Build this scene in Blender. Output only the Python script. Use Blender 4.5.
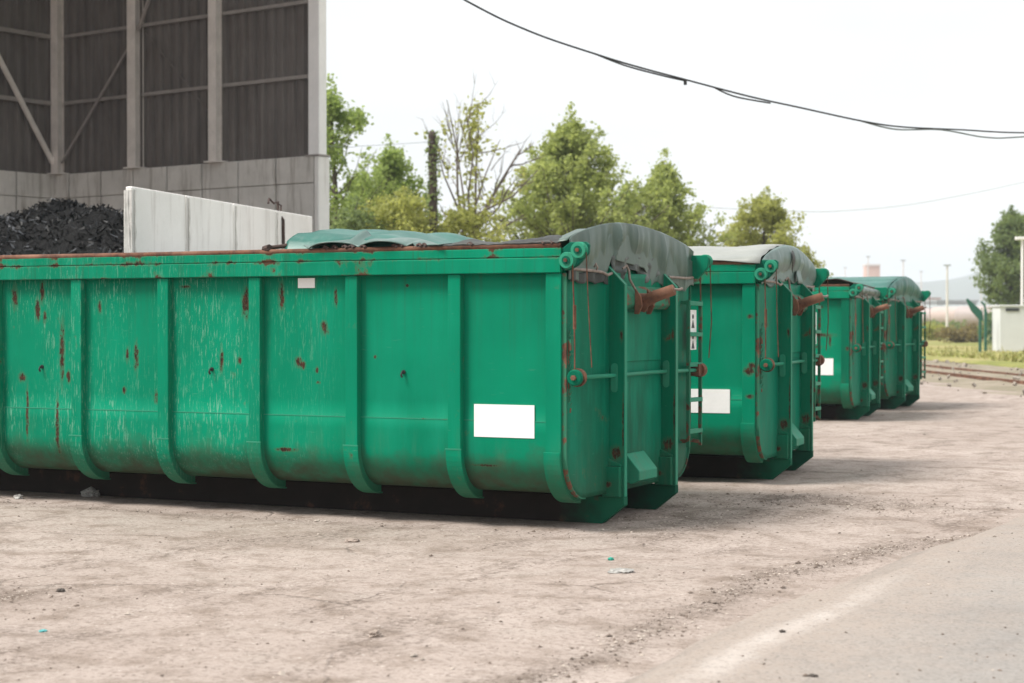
import bpy, bmesh, math, random
from mathutils import Vector, Matrix, noise
R = math.radians
scene = bpy.context.scene
for _o in list(bpy.data.objects): bpy.data.objects.remove(_o)

# ------------------------------------------------------------------ camera
CAM_H = 1.5051; YAW = .4562; FPX = 1749.5; YH = 321.4
cam_d = bpy.data.cameras.new('camera'); cam = bpy.data.objects.new('camera', cam_d)
scene.collection.objects.link(cam); scene.camera = cam
cam.location = (0, 0, CAM_H)
cam.rotation_euler = (R(90) - math.atan((341.5 - YH) / FPX), 0, YAW)
cam_d.sensor_width = 36; cam_d.lens = FPX / 1024 * 36
cam_d.clip_start = .1; cam_d.clip_end = 20000
cam_d.dof.use_dof = True; cam_d.dof.focus_distance = 12.9; cam_d.dof.aperture_fstop = 2.8

# ------------------------------------------------------------------ sky, sun, exposure
SUN_EL, SUN_AZ = R(54), R(224)      # azimuth: clockwise from +Y
world = bpy.data.worlds.new('World'); scene.world = world; world.use_nodes = True
wt = world.node_tree; wt.nodes.clear()
def WN(t, **kw):
    n = wt.nodes.new(t)
    for k, v in kw.items(): setattr(n, k, v)
    return n
w_out = WN('ShaderNodeOutputWorld'); w_bg = WN('ShaderNodeBackground')
sky = WN('ShaderNodeTexSky', sky_type='NISHITA', sun_disc=False)
sky.sun_elevation = SUN_EL; sky.sun_rotation = SUN_AZ; sky.dust_density = 3; sky.air_density = 1.2
tc = WN('ShaderNodeTexCoord'); sep = WN('ShaderNodeSeparateXYZ')
wt.links.new(tc.outputs['Generated'], sep.inputs[0])
ramp = WN('ShaderNodeValToRGB')          # overcast cloud: brighter overhead than at the horizon
ramp.color_ramp.elements[0].position = 0; ramp.color_ramp.elements[0].color = (.62, .64, .65, 1)
ramp.color_ramp.elements[1].position = 1; ramp.color_ramp.elements[1].color = (.95, .95, .95, 1)
e = ramp.color_ramp.elements.new(.04); e.color = (.645, .665, .67, 1)
e = ramp.color_ramp.elements.new(.30); e.color = (.66, .668, .675, 1)
wt.links.new(sep.outputs['Z'], ramp.inputs[0])
mp = WN('ShaderNodeMapping'); mp.inputs['Scale'].default_value = (3, 3, 9)
wt.links.new(tc.outputs['Generated'], mp.inputs[0])
nz = WN('ShaderNodeTexNoise'); nz.inputs['Scale'].default_value = 1.6; nz.inputs['Detail'].default_value = 5
wt.links.new(mp.outputs[0], nz.inputs['Vector'])
mr = WN('ShaderNodeMapRange'); mr.inputs[1].default_value = .3; mr.inputs[2].default_value = .7
mr.inputs[3].default_value = 10.1; mr.inputs[4].default_value = 11.6
wt.links.new(nz.outputs['Fac'], mr.inputs[0])
sc_ = WN('ShaderNodeVectorMath', operation='SCALE')
# brighter cloud ahead and right; unseen sky behind the camera dimmed to shape light
dt = WN('ShaderNodeVectorMath', operation='DOT_PRODUCT'); wt.links.new(tc.outputs['Generated'], dt.inputs[0]); dt.inputs[1].default_value = (.45, .89, 0)
az = WN('ShaderNodeMapRange'); az.inputs[1].default_value = -.8; az.inputs[2].default_value = .7; az.inputs[3].default_value = .55; az.inputs[4].default_value = 1.0
wt.links.new(dt.outputs['Value'], az.inputs[0])
ml = WN('ShaderNodeMath', operation='MULTIPLY'); wt.links.new(mr.outputs[0], ml.inputs[0]); wt.links.new(az.outputs[0], ml.inputs[1])
wt.links.new(ramp.outputs[0], sc_.inputs[0]); wt.links.new(ml.outputs[0], sc_.inputs['Scale'])
mx = WN('ShaderNodeMix', data_type='RGBA'); mx.inputs[0].default_value = .93
wt.links.new(sky.outputs[0], mx.inputs[6]); wt.links.new(sc_.outputs[0], mx.inputs[7])
wt.links.new(mx.outputs[2], w_bg.inputs['Color']); w_bg.inputs['Strength'].default_value = .1
wt.links.new(w_bg.outputs[0], w_out.inputs['Surface'])

sun_d = bpy.data.lights.new('sun', 'SUN'); sun = bpy.data.objects.new('sun', sun_d)
scene.collection.objects.link(sun); sun.location = (0, 0, 30)
sun_d.energy = 3.3; sun_d.angle = R(20); sun_d.color = (1, .96, .9)
_sd = Vector((math.sin(SUN_AZ) * math.cos(SUN_EL), math.cos(SUN_AZ) * math.cos(SUN_EL), math.sin(SUN_EL)))
sun.rotation_euler = _sd.to_track_quat('Z', 'Y').to_euler()

scene.view_settings.view_transform = 'Standard'; scene.view_settings.look = 'None'
scene.view_settings.exposure = 0.62; scene.view_settings.gamma = 1
scene.render.engine = 'CYCLES'
scene.cycles.max_bounces = 8; scene.cycles.use_denoising = True
scene.cycles.volume_bounces = 2

# ------------------------------------------------------------------ helpers
C = scene.collection
SN, CN = math.sin(YAW), math.cos(YAW)
def at(x, y, d):
    """world point seen at picture point x, y at distance d along the view"""
    l = (x - 512) / FPX * d
    return Vector((l * CN - d * SN, l * SN + d * CN, CAM_H - (y - YH) / FPX * d))
def gnd(x, d):
    p = at(x, YH, d); p.z = 0; return p

def tag(o, label=None, cat=None, group=None, kind=None):
    if label: o['label'] = label
    if cat: o['category'] = cat
    if group: o['group'] = group
    if kind: o['kind'] = kind
    return o
def empty(name, loc=(0, 0, 0), rz=0):
    o = bpy.data.objects.new(name, None); C.objects.link(o)
    o.location = loc; o.rotation_euler = (0, 0, rz); o.empty_display_size = .3
    return o
def copy_tree(o, parent=None):
    c = o.copy(); C.objects.link(c); c.parent = parent
    for ch in list(o.children): copy_tree(ch, c)
    return c

class MB:
    """collects boxes, bars, tubes and sheets into one mesh"""
    def __init__(s): s.v = []; s.f = []
    def add(s, vs, fs):
        n = len(s.v); s.v += [tuple(v) for v in vs]; s.f += [tuple(i + n for i in f) for f in fs]; return s
    def box(s, a, b, M=None):
        x0, y0, z0 = a; x1, y1, z1 = b
        vs = [Vector(p) for p in ((x0,y0,z0),(x1,y0,z0),(x1,y1,z0),(x0,y1,z0),(x0,y0,z1),(x1,y0,z1),(x1,y1,z1),(x0,y1,z1))]
        if M: vs = [M @ v for v in vs]
        return s.add(vs, [(0,3,2,1),(4,5,6,7),(0,1,5,4),(1,2,6,5),(2,3,7,6),(3,0,4,7)])
    def bar(s, p, q, w, h, up=(0, 0, 1)):
        p = Vector(p); q = Vector(q); d = (q - p).normalized(); up = Vector(up)
        r = d.cross(up)
        if r.length < 1e-4: r = d.cross(Vector((1, 0, 0)))
        r.normalize(); u = r.cross(d)
        vs = []
        for c in (p, q):
            for a, b in ((-1,-1),(1,-1),(1,1),(-1,1)): vs.append(c + r * a * w / 2 + u * b * h / 2)
        return s.add(vs, [(0,1,2,3),(7,6,5,4),(0,4,5,1),(1,5,6,2),(2,6,7,3),(3,7,4,0)])
    def tube(s, pts, r, n=8, cap=True):
        pts = [Vector(p) for p in pts]; rs = r if isinstance(r, (list, tuple)) else [r] * len(pts)
        base = len(s.v); prev = None
        for i, p in enumerate(pts):
            t = (pts[min(i + 1, len(pts) - 1)] - pts[max(i - 1, 0)]).normalized()
            if prev is None:
                a = t.cross(Vector((0, 0, 1)))
                if a.length < 1e-3: a = t.cross(Vector((1, 0, 0)))
            else:
                a = prev - t * prev.dot(t)
            a.normalize(); prev = a; b = t.cross(a)
            for k in range(n):
                an = 2 * math.pi * k / n
                s.v.append(tuple(p + (a * math.cos(an) + b * math.sin(an)) * rs[i]))
        for i in range(len(pts) - 1):
            for k in range(n):
                k2 = (k + 1) % n
                s.f.append((base + i*n + k, base + i*n + k2, base + (i+1)*n + k2, base + (i+1)*n + k))
        if cap:
            s.f.append(tuple(base + k for k in range(n))[::-1])
            s.f.append(tuple(base + (len(pts)-1)*n + k for k in range(n)))
        return s
    def prism(s, poly, axis, a, b):
        """extrude a 2D polygon along x, y or z between a and b"""
        def P(u, v, w): return {'x': (w, u, v), 'y': (u, w, v), 'z': (u, v, w)}[axis]
        n = len(poly)
        vs = [P(u, v, a) for u, v in poly] + [P(u, v, b) for u, v in poly]
        fs = [tuple(range(n))[::-1], tuple(range(n, 2*n))]
        for i in range(n):
            j = (i + 1) % n; fs.append((i, j, n + j, n + i))
        return s.add(vs, fs)
    def sheet(s, nu, nv, fn):
        vs = [fn(i / nu, j / nv) for j in range(nv + 1) for i in range(nu + 1)]
        fs = [(j*(nu+1)+i, j*(nu+1)+i+1, (j+1)*(nu+1)+i+1, (j+1)*(nu+1)+i) for j in range(nv) for i in range(nu)]
        return s.add(vs, fs)
    def build(s, name, mat, parent=None, smooth=False, bevel=0, solid=0, recalc=True):
        me = bpy.data.meshes.new(name); me.from_pydata(s.v, [], s.f); me.validate()
        if recalc:
            bm = bmesh.new(); bm.from_mesh(me); bmesh.ops.recalc_face_normals(bm, faces=bm.faces); bm.to_mesh(me); bm.free()
        o = bpy.data.objects.new(name, me); C.objects.link(o)
        for m in (mat if isinstance(mat, (list, tuple)) else [mat]): me.materials.append(m)
        if parent: o.parent = parent
        if smooth: 
            for p in me.polygons: p.use_smooth = True
        if solid:
            md = o.modifiers.new('thickness', 'SOLIDIFY'); md.thickness = solid; md.offset = 0
        if bevel:
            md = o.modifiers.new('bevel', 'BEVEL'); md.width = bevel; md.segments = 2; md.limit_method = 'ANGLE'; md.angle_limit = R(40)
        return o

# ------------------------------------------------------------------ materials
class NT:
    def __init__(s, name):
        s.m = bpy.data.materials.new(name); s.m.use_nodes = True; s.t = s.m.node_tree
        s.b = s.t.nodes['Principled BSDF']; s.out = s.t.nodes['Material Output']
    def n(s, typ, ins=None, **kw):
        nd = s.t.nodes.new(typ)
        for k, v in kw.items(): setattr(nd, k, v)
        for k, v in (ins or {}).items(): s.set(nd.inputs[k], v)
        return nd
    def set(s, sock, v):
        if isinstance(v, bpy.types.NodeSocket): s.t.links.new(v, sock)
        elif isinstance(v, (tuple, list)) and len(v) == 3 and sock.type == 'RGBA': sock.default_value = (*v, 1)
        else: sock.default_value = v
    def coord(s, which='Object'): return s.n('ShaderNodeTexCoord').outputs[which]
    def map(s, vec, scale=(1,1,1), loc=(0,0,0), rot=(0,0,0)):
        return s.n('ShaderNodeMapping', {'Vector': vec, 'Scale': scale, 'Location': loc, 'Rotation': rot}).outputs[0]
    def noise(s, vec, scale, detail=4, rough=.55, dist=0):
        return s.n('ShaderNodeTexNoise', {'Vector': vec, 'Scale': scale, 'Detail': detail, 'Roughness': rough, 'Distortion': dist}).outputs['Fac']
    def rng(s, v, a, b, c=0., d=1.):
        return s.n('ShaderNodeMapRange', {0: v, 1: a, 2: b, 3: c, 4: d}).outputs[0]
    def math(s, op, a, b=0., clamp=False):
        return s.n('ShaderNodeMath', {0: a, 1: b}, operation=op, use_clamp=clamp).outputs[0]
    def mix(s, f, a, b):
        return s.n('ShaderNodeMix', {0: f, 6: a, 7: b}, data_type='RGBA').outputs[2]
    def xyz(s, v): return s.n('ShaderNodeSeparateXYZ', {0: v}).outputs
    def bump(s, h, strength=.3, dist=.02):
        nd = s.n('ShaderNodeBump', {'Height': h, 'Strength': strength, 'Distance': dist}); s.set(s.b.inputs['Normal'], nd.outputs[0]); return nd
    def fin(s, col=None, rough=None, metal=None, spec=None):
        for k, v in (('Base Color', col), ('Roughness', rough), ('Metallic', metal), ('Specular IOR Level', spec)):
            if v is not None: s.set(s.b.inputs[k], v)
        return s.m

def plain(name, col, rough=.6, var=.15, scale=6, metal=0, bump=0, spec=None):
    k = NT(name); co = k.coord()
    f = k.noise(co, scale, 5); g = k.noise(co, scale * 7, 4)
    f = k.math('ADD', k.math('MULTIPLY', f, .7), k.math('MULTIPLY', g, .3))
    lo = tuple(c * (1 - var) for c in col); hi = tuple(min(1, c * (1 + var)) for c in col)
    c = k.mix(k.rng(f, .35, .65), lo, hi)
    if bump: k.bump(g, bump, .01)
    return k.fin(c, rough, metal, spec)

RUST1, RUST2 = (.085, .040, .025), (.032, .020, .016)
def green_paint(name, base=(.0002, .215, .116), rust=.5, scratch=.0, fade=.3, spots=(), seed=0., dirt=.4, scratch_x=None, groove=None):
    """worn green container paint: chips to rust, pale scratches, dusty film, streaks under the rim"""
    k = NT(name); co = k.map(k.coord(), loc=(seed * 3.1, seed * 1.7, 0)); oc = k.coord()
    X, Y, Z = k.xyz(oc)[0:3]
    big = k.noise(co, .9, 4); mid = k.noise(co, 4.5, 6, .65); fine = k.noise(co, 38, 4, .6)
    c = k.mix(k.rng(big, .3, .7), tuple(v * .80 for v in base), tuple(v * 1.14 for v in base))
    # chalky fading
    chalk = k.noise(k.map(co, (1.2, 1.2, .35)), 2.2, 6, .65)
    c = k.mix(k.math('MULTIPLY', k.rng(chalk, .48, .75), fade), c, (.010, .30, .18))
    # rain streaks
    st = k.noise(k.map(co, (9, 9, .35)), 3, 5, .6)
    c = k.mix(k.math('MULTIPLY', k.rng(st, .58, .8), .35 * fade + .12), c, (.012, .29, .18))
    st2 = k.noise(k.map(co, (7, 7, .25), loc=(5, 3, 1)), 2.3, 5, .6)
    c = k.mix(k.math('MULTIPLY', k.rng(st2, .60, .78), .35), c, (.012, .10, .06))
    # brown runs of dirty water from the rim and pale dust low on the plate
    ru = k.noise(k.map(co, (11, 11, .16), loc=(2, 8, 4)), 2.6, 6, .65)
    c = k.mix(k.math('MULTIPLY', k.math('MULTIPLY', k.rng(ru, .52, .70), k.rng(Z, 1.0, 1.86)), .45), c, (.030, .085, .045))
    du = k.noise(k.map(co, (5, 5, .9), loc=(1, 4, 6)), 2.0, 7, .7)
    c = k.mix(k.math('MULTIPLY', k.math('MULTIPLY', k.rng(du, .50, .68), k.rng(Z, .80, .45)), .30), c, (.10, .15, .09))
    # scuffs at an angle
    sf = k.noise(k.map(co, (3, 3, 26), rot=(0, R(64), 0)), 2.4, 5, .7)
    c = k.mix(k.math('MULTIPLY', k.math('MULTIPLY', k.rng(sf, .64, .70), k.rng(big, .45, .6)), .5), c, (.10, .26, .18))
    # pale scratches
    if scratch:
        sv = k.noise(k.map(co, (22, 22, 2.4), rot=(0, R(3), 0)), 3.2, 6, .75, .5)
        msk = k.rng(k.noise(k.map(co, (2, 2, .8)), 1.3, 4), .36, .58)
        if scratch_x: msk = k.math('MULTIPLY', msk, k.rng(X, scratch_x[0], scratch_x[1]))
        s_ = k.math('MULTIPLY', k.math('MULTIPLY', k.rng(sv, .55, .61), msk), scratch, True)
        c = k.mix(s_, c, (.20, .40, .29))
    # brownish dirt film on the lower hull
    lowz = k.rng(k.math('ADD', Z, k.math('MULTIPLY', k.math('SUBTRACT', mid, .5), .6)), .58, .27)
    c = k.mix(k.math('MULTIPLY', lowz, min(1, dirt * 1.15)), c, (.060, .052, .034))
    # rust chips
    th = .70 - .1 * rust
    chip = k.math('ADD', k.math('MULTIPLY', mid, .72), k.math('MULTIPLY', k.noise(k.map(co, (14, 14, 7)), 1.5, 6, .7), .28))
    if groove:
        for gz, gw, ga in groove:
            chip = k.math('ADD', chip, k.rng(k.math('ABSOLUTE', k.math('SUBTRACT', Z, gz)), gw, 0, 0, ga))
    rm = k.rng(chip, th, th + .025)
    edge = k.rng(chip, th - .05, th)
    c = k.mix(k.math('MULTIPLY', edge, .35), c, (.13, .12, .06))
    if spots:
        wob = k.math('ADD', k.math('MULTIPLY', k.noise(k.map(oc, (30, 30, 12)), 1.3, 6, .75), .6), k.math('MULTIPLY', k.noise(k.map(oc, (80, 80, 22), rot=(0, R(20), 0)), 1.1, 4, .7), .4))
        wobs = k.math('MULTIPLY', k.math('SUBTRACT', wob, .47), 7.5)
    for (cx, cz, rx, rz) in spots:
        dx = k.math('DIVIDE', k.math('SUBTRACT', X, cx), rx); dz = k.math('DIVIDE', k.math('SUBTRACT', Z, cz), rz)
        d = k.math('ADD', k.math('MULTIPLY', dx, dx), k.math('MULTIPLY', dz, dz))
        d = k.math('ADD', d, wobs)
        rm = k.math('MAXIMUM', rm, k.rng(d, .95, .55))
        c = k.mix(k.rng(d, 2.2, .9, 0, .35), c, (.10, .10, .05))
    rc = k.mix(k.rng(fine, .4, .62), RUST2, RUST1)
    rc = k.mix(k.rng(mid, .6, .75), rc, (.14, .072, .042))
    c = k.mix(rm, c, rc)
    k.bump(k.math('ADD', k.math('MULTIPLY', big, .9), k.math('SUBTRACT', k.math('MULTIPLY', fine, .03), k.math('MULTIPLY', rm, .05))), .35, .03)
    ro = k.math('ADD', k.math('MULTIPLY', rm, .4), k.rng(chalk, .3, .7, .36, .55))
    return k.fin(c, ro, 0, .06)

def rust_mat(name, green=.0, k_=1.0):
    k = NT(name); co = k.coord(); f = k.noise(co, 14, 6, .7); g = k.noise(co, 3, 5)
    c = k.mix(k.rng(f, .35, .65), (.06, .028, .02), (.20, .085, .045))
    c = k.mix(k.rng(g, .5, .7), c, (.26, .13, .08))
    if green: c = k.mix(k.rng(k.noise(co, 6, 5, .6), .5 - .2 * green, .55 - .2 * green), c, (.02, .17, .095))
    k.bump(f, .4, .01); return k.fin(c, .85, .1)

def cloth_mat(name, col, col2, rough=.5, streak=.3, sheen=.0):
    k = NT(name); co = k.coord()
    a = k.noise(co, 2.0, 6, .6); b = k.noise(k.map(co, (6, 6, 1.2)), 2.2, 6, .65); w = k.noise(co, 140, 2)
    c = k.mix(k.rng(a, .36, .64), col, col2)
    c = k.mix(k.math('MULTIPLY', k.rng(b, .52, .75), streak), c, (.42, .44, .41))
    c = k.mix(k.math('MULTIPLY', k.rng(k.noise(co, 3, 4, .6), .6, .75), streak * .5), c, (.07, .06, .05))
    k.bump(k.math('ADD', k.math('MULTIPLY', a, .5), k.math('MULTIPLY', w, .05)), .25, .02)
    return k.fin(c, rough, 0, .4)

M = {}
c1_spots = [(-5.04, 1.71, .03, .10), (-4.75, 1.75, .025, .09), (-4.80, 1.60, .028, .10), (-4.72, 1.54, .02, .05), (-4.54, 1.24, .026, .24),
            (-4.97, 1.04, .04, .04), (-4.47, 1.05, .025, .05), (-4.91, .72, .016, .24), (-4.59, .63, .02, .25), (-3.78, 1.22, .022, .12),
            (-3.87, 1.24, .016, .06), (-3.57, .90, .035, .05), (-2.72, 1.65, .042, .11), (-2.95, 1.20, .018, .10), (-2.78, 1.20, .02, .03),
            (-2.39, 1.70, .028, .10), (-2.24, 1.20, .03, .04), (-2.35, .52, .09, .016), (-2.0, 1.45, .035, .05), (-2.20, 1.17, .03, .035),
            (-2.07, 1.14, .014, .025), (-1.90, 1.69, .016, .07), (-2.06, 1.04, .02, .012), (-1.56, 1.24, .012, .014), (-.64, .46, .11, .009),
            (-1.28, 1.77, .016, .012), (-3.9, .95, .02, .03), (-4.15, 1.62, .02, .05), (-3.3, 1.78, .05, .012)]
M['hull_worn'] = green_paint('paint_worn', rust=.16, scratch=.62, fade=.35, spots=c1_spots, dirt=.75, scratch_x=(-1.7, -3.0))
M['hull'] = green_paint('paint_side', rust=.2, fade=.3, seed=2.3, dirt=.55)
M['frame'] = green_paint('paint_frame_shaded', base=(.0003, .140, .076), rust=.5, fade=.35, seed=1.1, dirt=.2, spots=[(.11, .53, .045, .05), (.165, .74, .010, .22), (.06, .30, .03, .02), (.15, 1.40, .012, .05), (-.03, 1.1, .03, .03)])  # base darkened to carry the shade on the flange sides
M['frame_worn'] = green_paint('paint_frame_worn', rust=.45, scratch=.6, fade=.4, seed=.6, dirt=.35, scratch_x=(-1.7, -3.4))
M['rim'] = green_paint('paint_rim', rust=.75, fade=.6, seed=3.7, dirt=0, scratch=.5, scratch_x=(-1.7, -3.4), groove=[(1.96, .035, .11), (2.03, .03, .10), (1.85, .02, .05)])
M['end'] = green_paint('paint_end_shaded', base=(.0005, .130, .072), rust=.55, scratch=0, fade=.75, seed=4.2, dirt=.3)  # base darker than the sides, the end face's shade put into it
M['rust'] = rust_mat('rusty_steel'); M['rustgreen'] = rust_mat('rusty_green_steel', .35)
M['mint'] = green_paint('paint_mint', base=(.04, .25, .155), rust=.6, fade=.6, seed=6.1, dirt=0)
def grime_shade():
    k = NT('grimy_shaded_rail'); co = k.coord(); X = k.xyz(co)[0]; n = k.noise(co, 5, 6, .65)
    g = k.noise(co, 1.2, 4)
    c = k.mix(k.rng(g, .4, .6), (.004, .075, .042), (.008, .115, .062))
    f = k.rng(k.math('ADD', X, k.math('MULTIPLY', k.math('SUBTRACT', n, .5), .5)), -.02, -.32)
    c = k.mix(f, c, k.mix(n, (.014, .011, .010), (.034, .026, .022)))  # grime, darkened further for the shade under the hull
    c = k.mix(k.math('MULTIPLY', k.rng(n, .6, .7), .8), c, (.09, .045, .03))
    return k.fin(c, .85, 0, .15)
M['rail_grime_shade'] = grime_shade()
M['frame_dark'] = green_paint('paint_bracket', base=(.004, .11, .07), rust=.6, fade=.1, seed=5.5, dirt=0)
M['under'] = plain('grimy_green_steel', (.02, .045, .033), .8, .4, 4)
M['white'] = plain('white_sticker', (.86, .85, .835), .5, .05, 5)
M['dark_mark'] = plain('dark_print', (.03, .035, .04), .5)
M['black'] = plain('black_steel', (.02, .02, .02), .7)
M['lash'] = plain('dark_rusty_lashing', (.055, .032, .026), .8, .4, 20)
M['strap'] = plain('dusty_strap_steel', (.26, .21, .18), .6, .35, 20, .3)
M['steel'] = plain('bare_steel', (.30, .29, .27), .5, .3, 20, .5)
M['tarp_grey'] = cloth_mat('tarp_grey_green', (.060, .10, .082), (.082, .128, .106), .38, .15)
M['tarp_teal'] = cloth_mat('tarp_teal', (.012, .105, .083), (.026, .145, .115), .4, .15)
M['tarp_dark'] = cloth_mat('tarp_dark', (.018, .02, .02), (.05, .055, .05), .55, .12)
M['tarp_inner'] = cloth_mat('tarp_dark_grey', (.035, .045, .04), (.09, .105, .095), .55, .35)  # darker grey cloth of the inner flap
M['tarp_pale'] = cloth_mat('tarp_pale', (.25, .265, .245), (.31, .32, .295), .45, .12)
M['tarp_blue'] = cloth_mat('tarp_blue_grey', (.085, .145, .13), (.125, .195, .175), .4, .2)

# ------------------------------------------------------------------ ground, road
def hfield(x, y):
    v = Vector((x * .35, y * .35, 0))
    z = .035 * noise.noise(v) + .015 * noise.noise(v * 4) + .006 * noise.noise(v * 13)
    return z
RIDGE = [(-3.10, 5.2), (-3.09, 6.76), (-3.14, 7.67), (-3.12, 8.29), (-3.16, 9.0), (-3.15, 9.78), (-2.9, 11.14), (-2.4, 12.88), (-1.9, 15.0), (-1.5, 19)]
def ridge_x(y):
    if y <= RIDGE[0][1]: return RIDGE[0][0]
    for (a, b), (c, d) in zip(RIDGE, RIDGE[1:]):
        if y <= d: return a + (c - a) * (y - b) / (d - b)
    return RIDGE[-1][0] + (y - RIDGE[-1][1]) * .1
def ground_z(x, y):
    dist = math.hypot(x + 4, y - 10)
    fade = max(0, min(1, 1 - (dist - 30) / 40))
    z = hfield(x, y) * fade
    # flat under the containers and the road
    fx = max(0, min(1, (ridge_x(y) + .25 - x) / .35)) if y < 60 else 1
    z *= fx
    if -14 < x < -4.4 and y > 11: z *= .25
    if y < 40:
        d = abs(x - ridge_x(y) + .04 * math.sin(y * 5))
        z += .015 * math.exp(-(d / .09) ** 2) * (.6 + .7 * noise.noise(Vector((x * 7, y * 7, 3))))
    # loose dirt thrown up beyond the second container
    d2 = math.hypot((x + 4.1) / .9, (y - 14.2) / .35)
    z += .035 * math.exp(-d2 ** 2) * (.5 + noise.noise(Vector((x * 6, y * 6, 9))))
    return z
def spread(a, n, fine, far):
    out = [0]; st = fine
    while out[-1] < far:
        out.append(out[-1] + st)
        if out[-1] > n: st *= 1.12
    return [a - v for v in out[:0:-1]] + [a + v for v in out]
gxs = spread(-4.2, 4.5, .085, 3900); gys = spread(10, 5.0, .085, 3900)
gv = [(x, y, ground_z(x, y)) for y in gys for x in gxs]; nx = len(gxs)
gf = [(j*nx+i, j*nx+i+1, (j+1)*nx+i+1, (j+1)*nx+i) for j in range(len(gys)-1) for i in range(nx-1)]
def ground_material():
    k = NT('dusty_yard'); co = k.coord('Object'); P = k.xyz(co)
    a = k.noise(co, .55, 6, .6); b = k.noise(co, 3.2, 7, .65); f = k.noise(co, 28, 5, .7); g = k.noise(co, 110, 3, .7)
    c = k.mix(k.rng(a, .34, .66), (.34, .278, .242), (.445, .375, .335))
    c = k.mix(k.math('MULTIPLY', k.rng(b, .48, .66), .75), c, (.195, .148, .115))
    c = k.mix(k.math('MULTIPLY', k.rng(k.noise(k.map(co, (1, 1, 1), loc=(7, 2, 0)), 1.1, 6, .6), .55, .72), .6), c, (.40, .35, .31))
    # dark gritty dirt lying in smears
    sm = k.noise(k.map(co, (1.6, .5, 1), rot=(0, 0, R(-30)), loc=(3, 9, 0)), 1.2, 8, .72)
    c = k.mix(k.math('MULTIPLY', k.rng(sm, .53, .66), k.rng(f, .38, .6)), c, (.11, .08, .062))
    # loose dirt along the tarmac edge, dirt with painted shade round the container ends
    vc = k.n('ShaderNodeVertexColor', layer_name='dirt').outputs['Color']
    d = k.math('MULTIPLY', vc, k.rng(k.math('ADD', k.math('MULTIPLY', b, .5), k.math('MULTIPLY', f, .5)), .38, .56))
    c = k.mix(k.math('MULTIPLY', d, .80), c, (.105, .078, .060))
    # cracks
    wv = k.n('ShaderNodeTexNoise', {'Vector': co, 'Scale': 1.4, 'Detail': 5}).outputs['Color']
    wp = k.n('ShaderNodeVectorMath', {0: co, 1: k.n('ShaderNodeVectorMath', {0: wv, 'Scale': .55}, operation='SCALE').outputs[0]}, operation='ADD').outputs[0]
    vo = k.n('ShaderNodeTexVoronoi', {'Vector': wp, 'Scale': .42}, feature='DISTANCE_TO_EDGE').outputs['Distance']
    cr = k.math('MULTIPLY', k.rng(vo, .009, .001), k.rng(k.noise(co, .8, 3), .48, .60))
    c = k.mix(k.math('MULTIPLY', k.math('MULTIPLY', cr, k.rng(f, .38, .58)), .7), c, (.10, .075, .058))
    # grit
    c = k.mix(k.math('MULTIPLY', k.rng(f, .50, .64), .55), c, (.13, .098, .078))
    c = k.mix(k.math('MULTIPLY', k.rng(g, .53, .64), .45), c, (.46, .40, .36))
    c = k.mix(k.math('MULTIPLY', k.rng(k.noise(k.map(co, (1, 1, 1), loc=(4, 4, 4)), 70, 3, .7), .56, .68), .4), c, (.12, .09, .07))
    sp = k.n('ShaderNodeTexVoronoi', {'Vector': co, 'Scale': 26}, feature='F1')
    spr = k.n('ShaderNodeSeparateColor', {0: sp.outputs['Color']}).outputs
    c = k.mix(k.math('MULTIPLY', k.math('MULTIPLY', k.rng(sp.outputs['Distance'], .24, .16), k.rng(spr[0], .86, .88)), .75), c, (.58, .52, .47))
    c = k.mix(k.math('MULTIPLY', k.math('MULTIPLY', k.rng(sp.outputs['Distance'], .26, .16), k.rng(spr[1], .88, .9)), .8), c, (.10, .075, .06))
    h = k.math('ADD', k.math('ADD', k.math('MULTIPLY', b, .5), k.math('MULTIPLY', f, .22)), k.math('ADD', k.math('MULTIPLY', g, .08), k.math('MULTIPLY', cr, -.3)))
    k.bump(h, .75, .05)
    return k.fin(c, .93, 0, .2)
M['ground'] = ground_material()
gm = bpy.data.meshes.new('ground'); gm.from_pydata(gv, [], gf); ground = bpy.data.objects.new('ground', gm); C.objects.link(ground)
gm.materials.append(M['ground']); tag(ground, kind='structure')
for p in gm.polygons: p.use_smooth = True
def dirt_and_shade(x, y):
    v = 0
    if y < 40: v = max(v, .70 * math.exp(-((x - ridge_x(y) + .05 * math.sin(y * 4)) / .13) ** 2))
    v = max(v, 1.0 * math.exp(-(((x + 4.1) / 1.1) ** 2 + ((y - 14.1) / .33) ** 2)))       # dirt heap beyond the second container, that container's shadow painted in
    v = max(v, 1.0 * math.exp(-(((x + 4.6) / .55) ** 2 + ((y - 12.5) / 1.2) ** 2)))         # grit and painted shade at the end of the first
    v = max(v, .55 * math.exp(-(((x + 9.0) / 4) ** 2 + ((y - 11.1) / .12) ** 2)))          # darker strip along its long side
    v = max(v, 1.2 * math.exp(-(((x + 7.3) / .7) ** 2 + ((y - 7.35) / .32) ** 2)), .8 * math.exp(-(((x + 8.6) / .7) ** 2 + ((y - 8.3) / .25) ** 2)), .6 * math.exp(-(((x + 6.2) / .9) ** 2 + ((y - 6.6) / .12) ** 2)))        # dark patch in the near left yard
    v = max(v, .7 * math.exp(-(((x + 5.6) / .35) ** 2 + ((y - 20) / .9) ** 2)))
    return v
ca = gm.color_attributes.new('dirt', 'FLOAT_COLOR', 'POINT')  # layer holds loose dirt and the painted shade by the containers
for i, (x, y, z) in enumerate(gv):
    v = dirt_and_shade(x, y) if abs(x) < 25 and -5 < y < 45 else 0
    ca.data[i].color = (v, v, v, 1)

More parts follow.
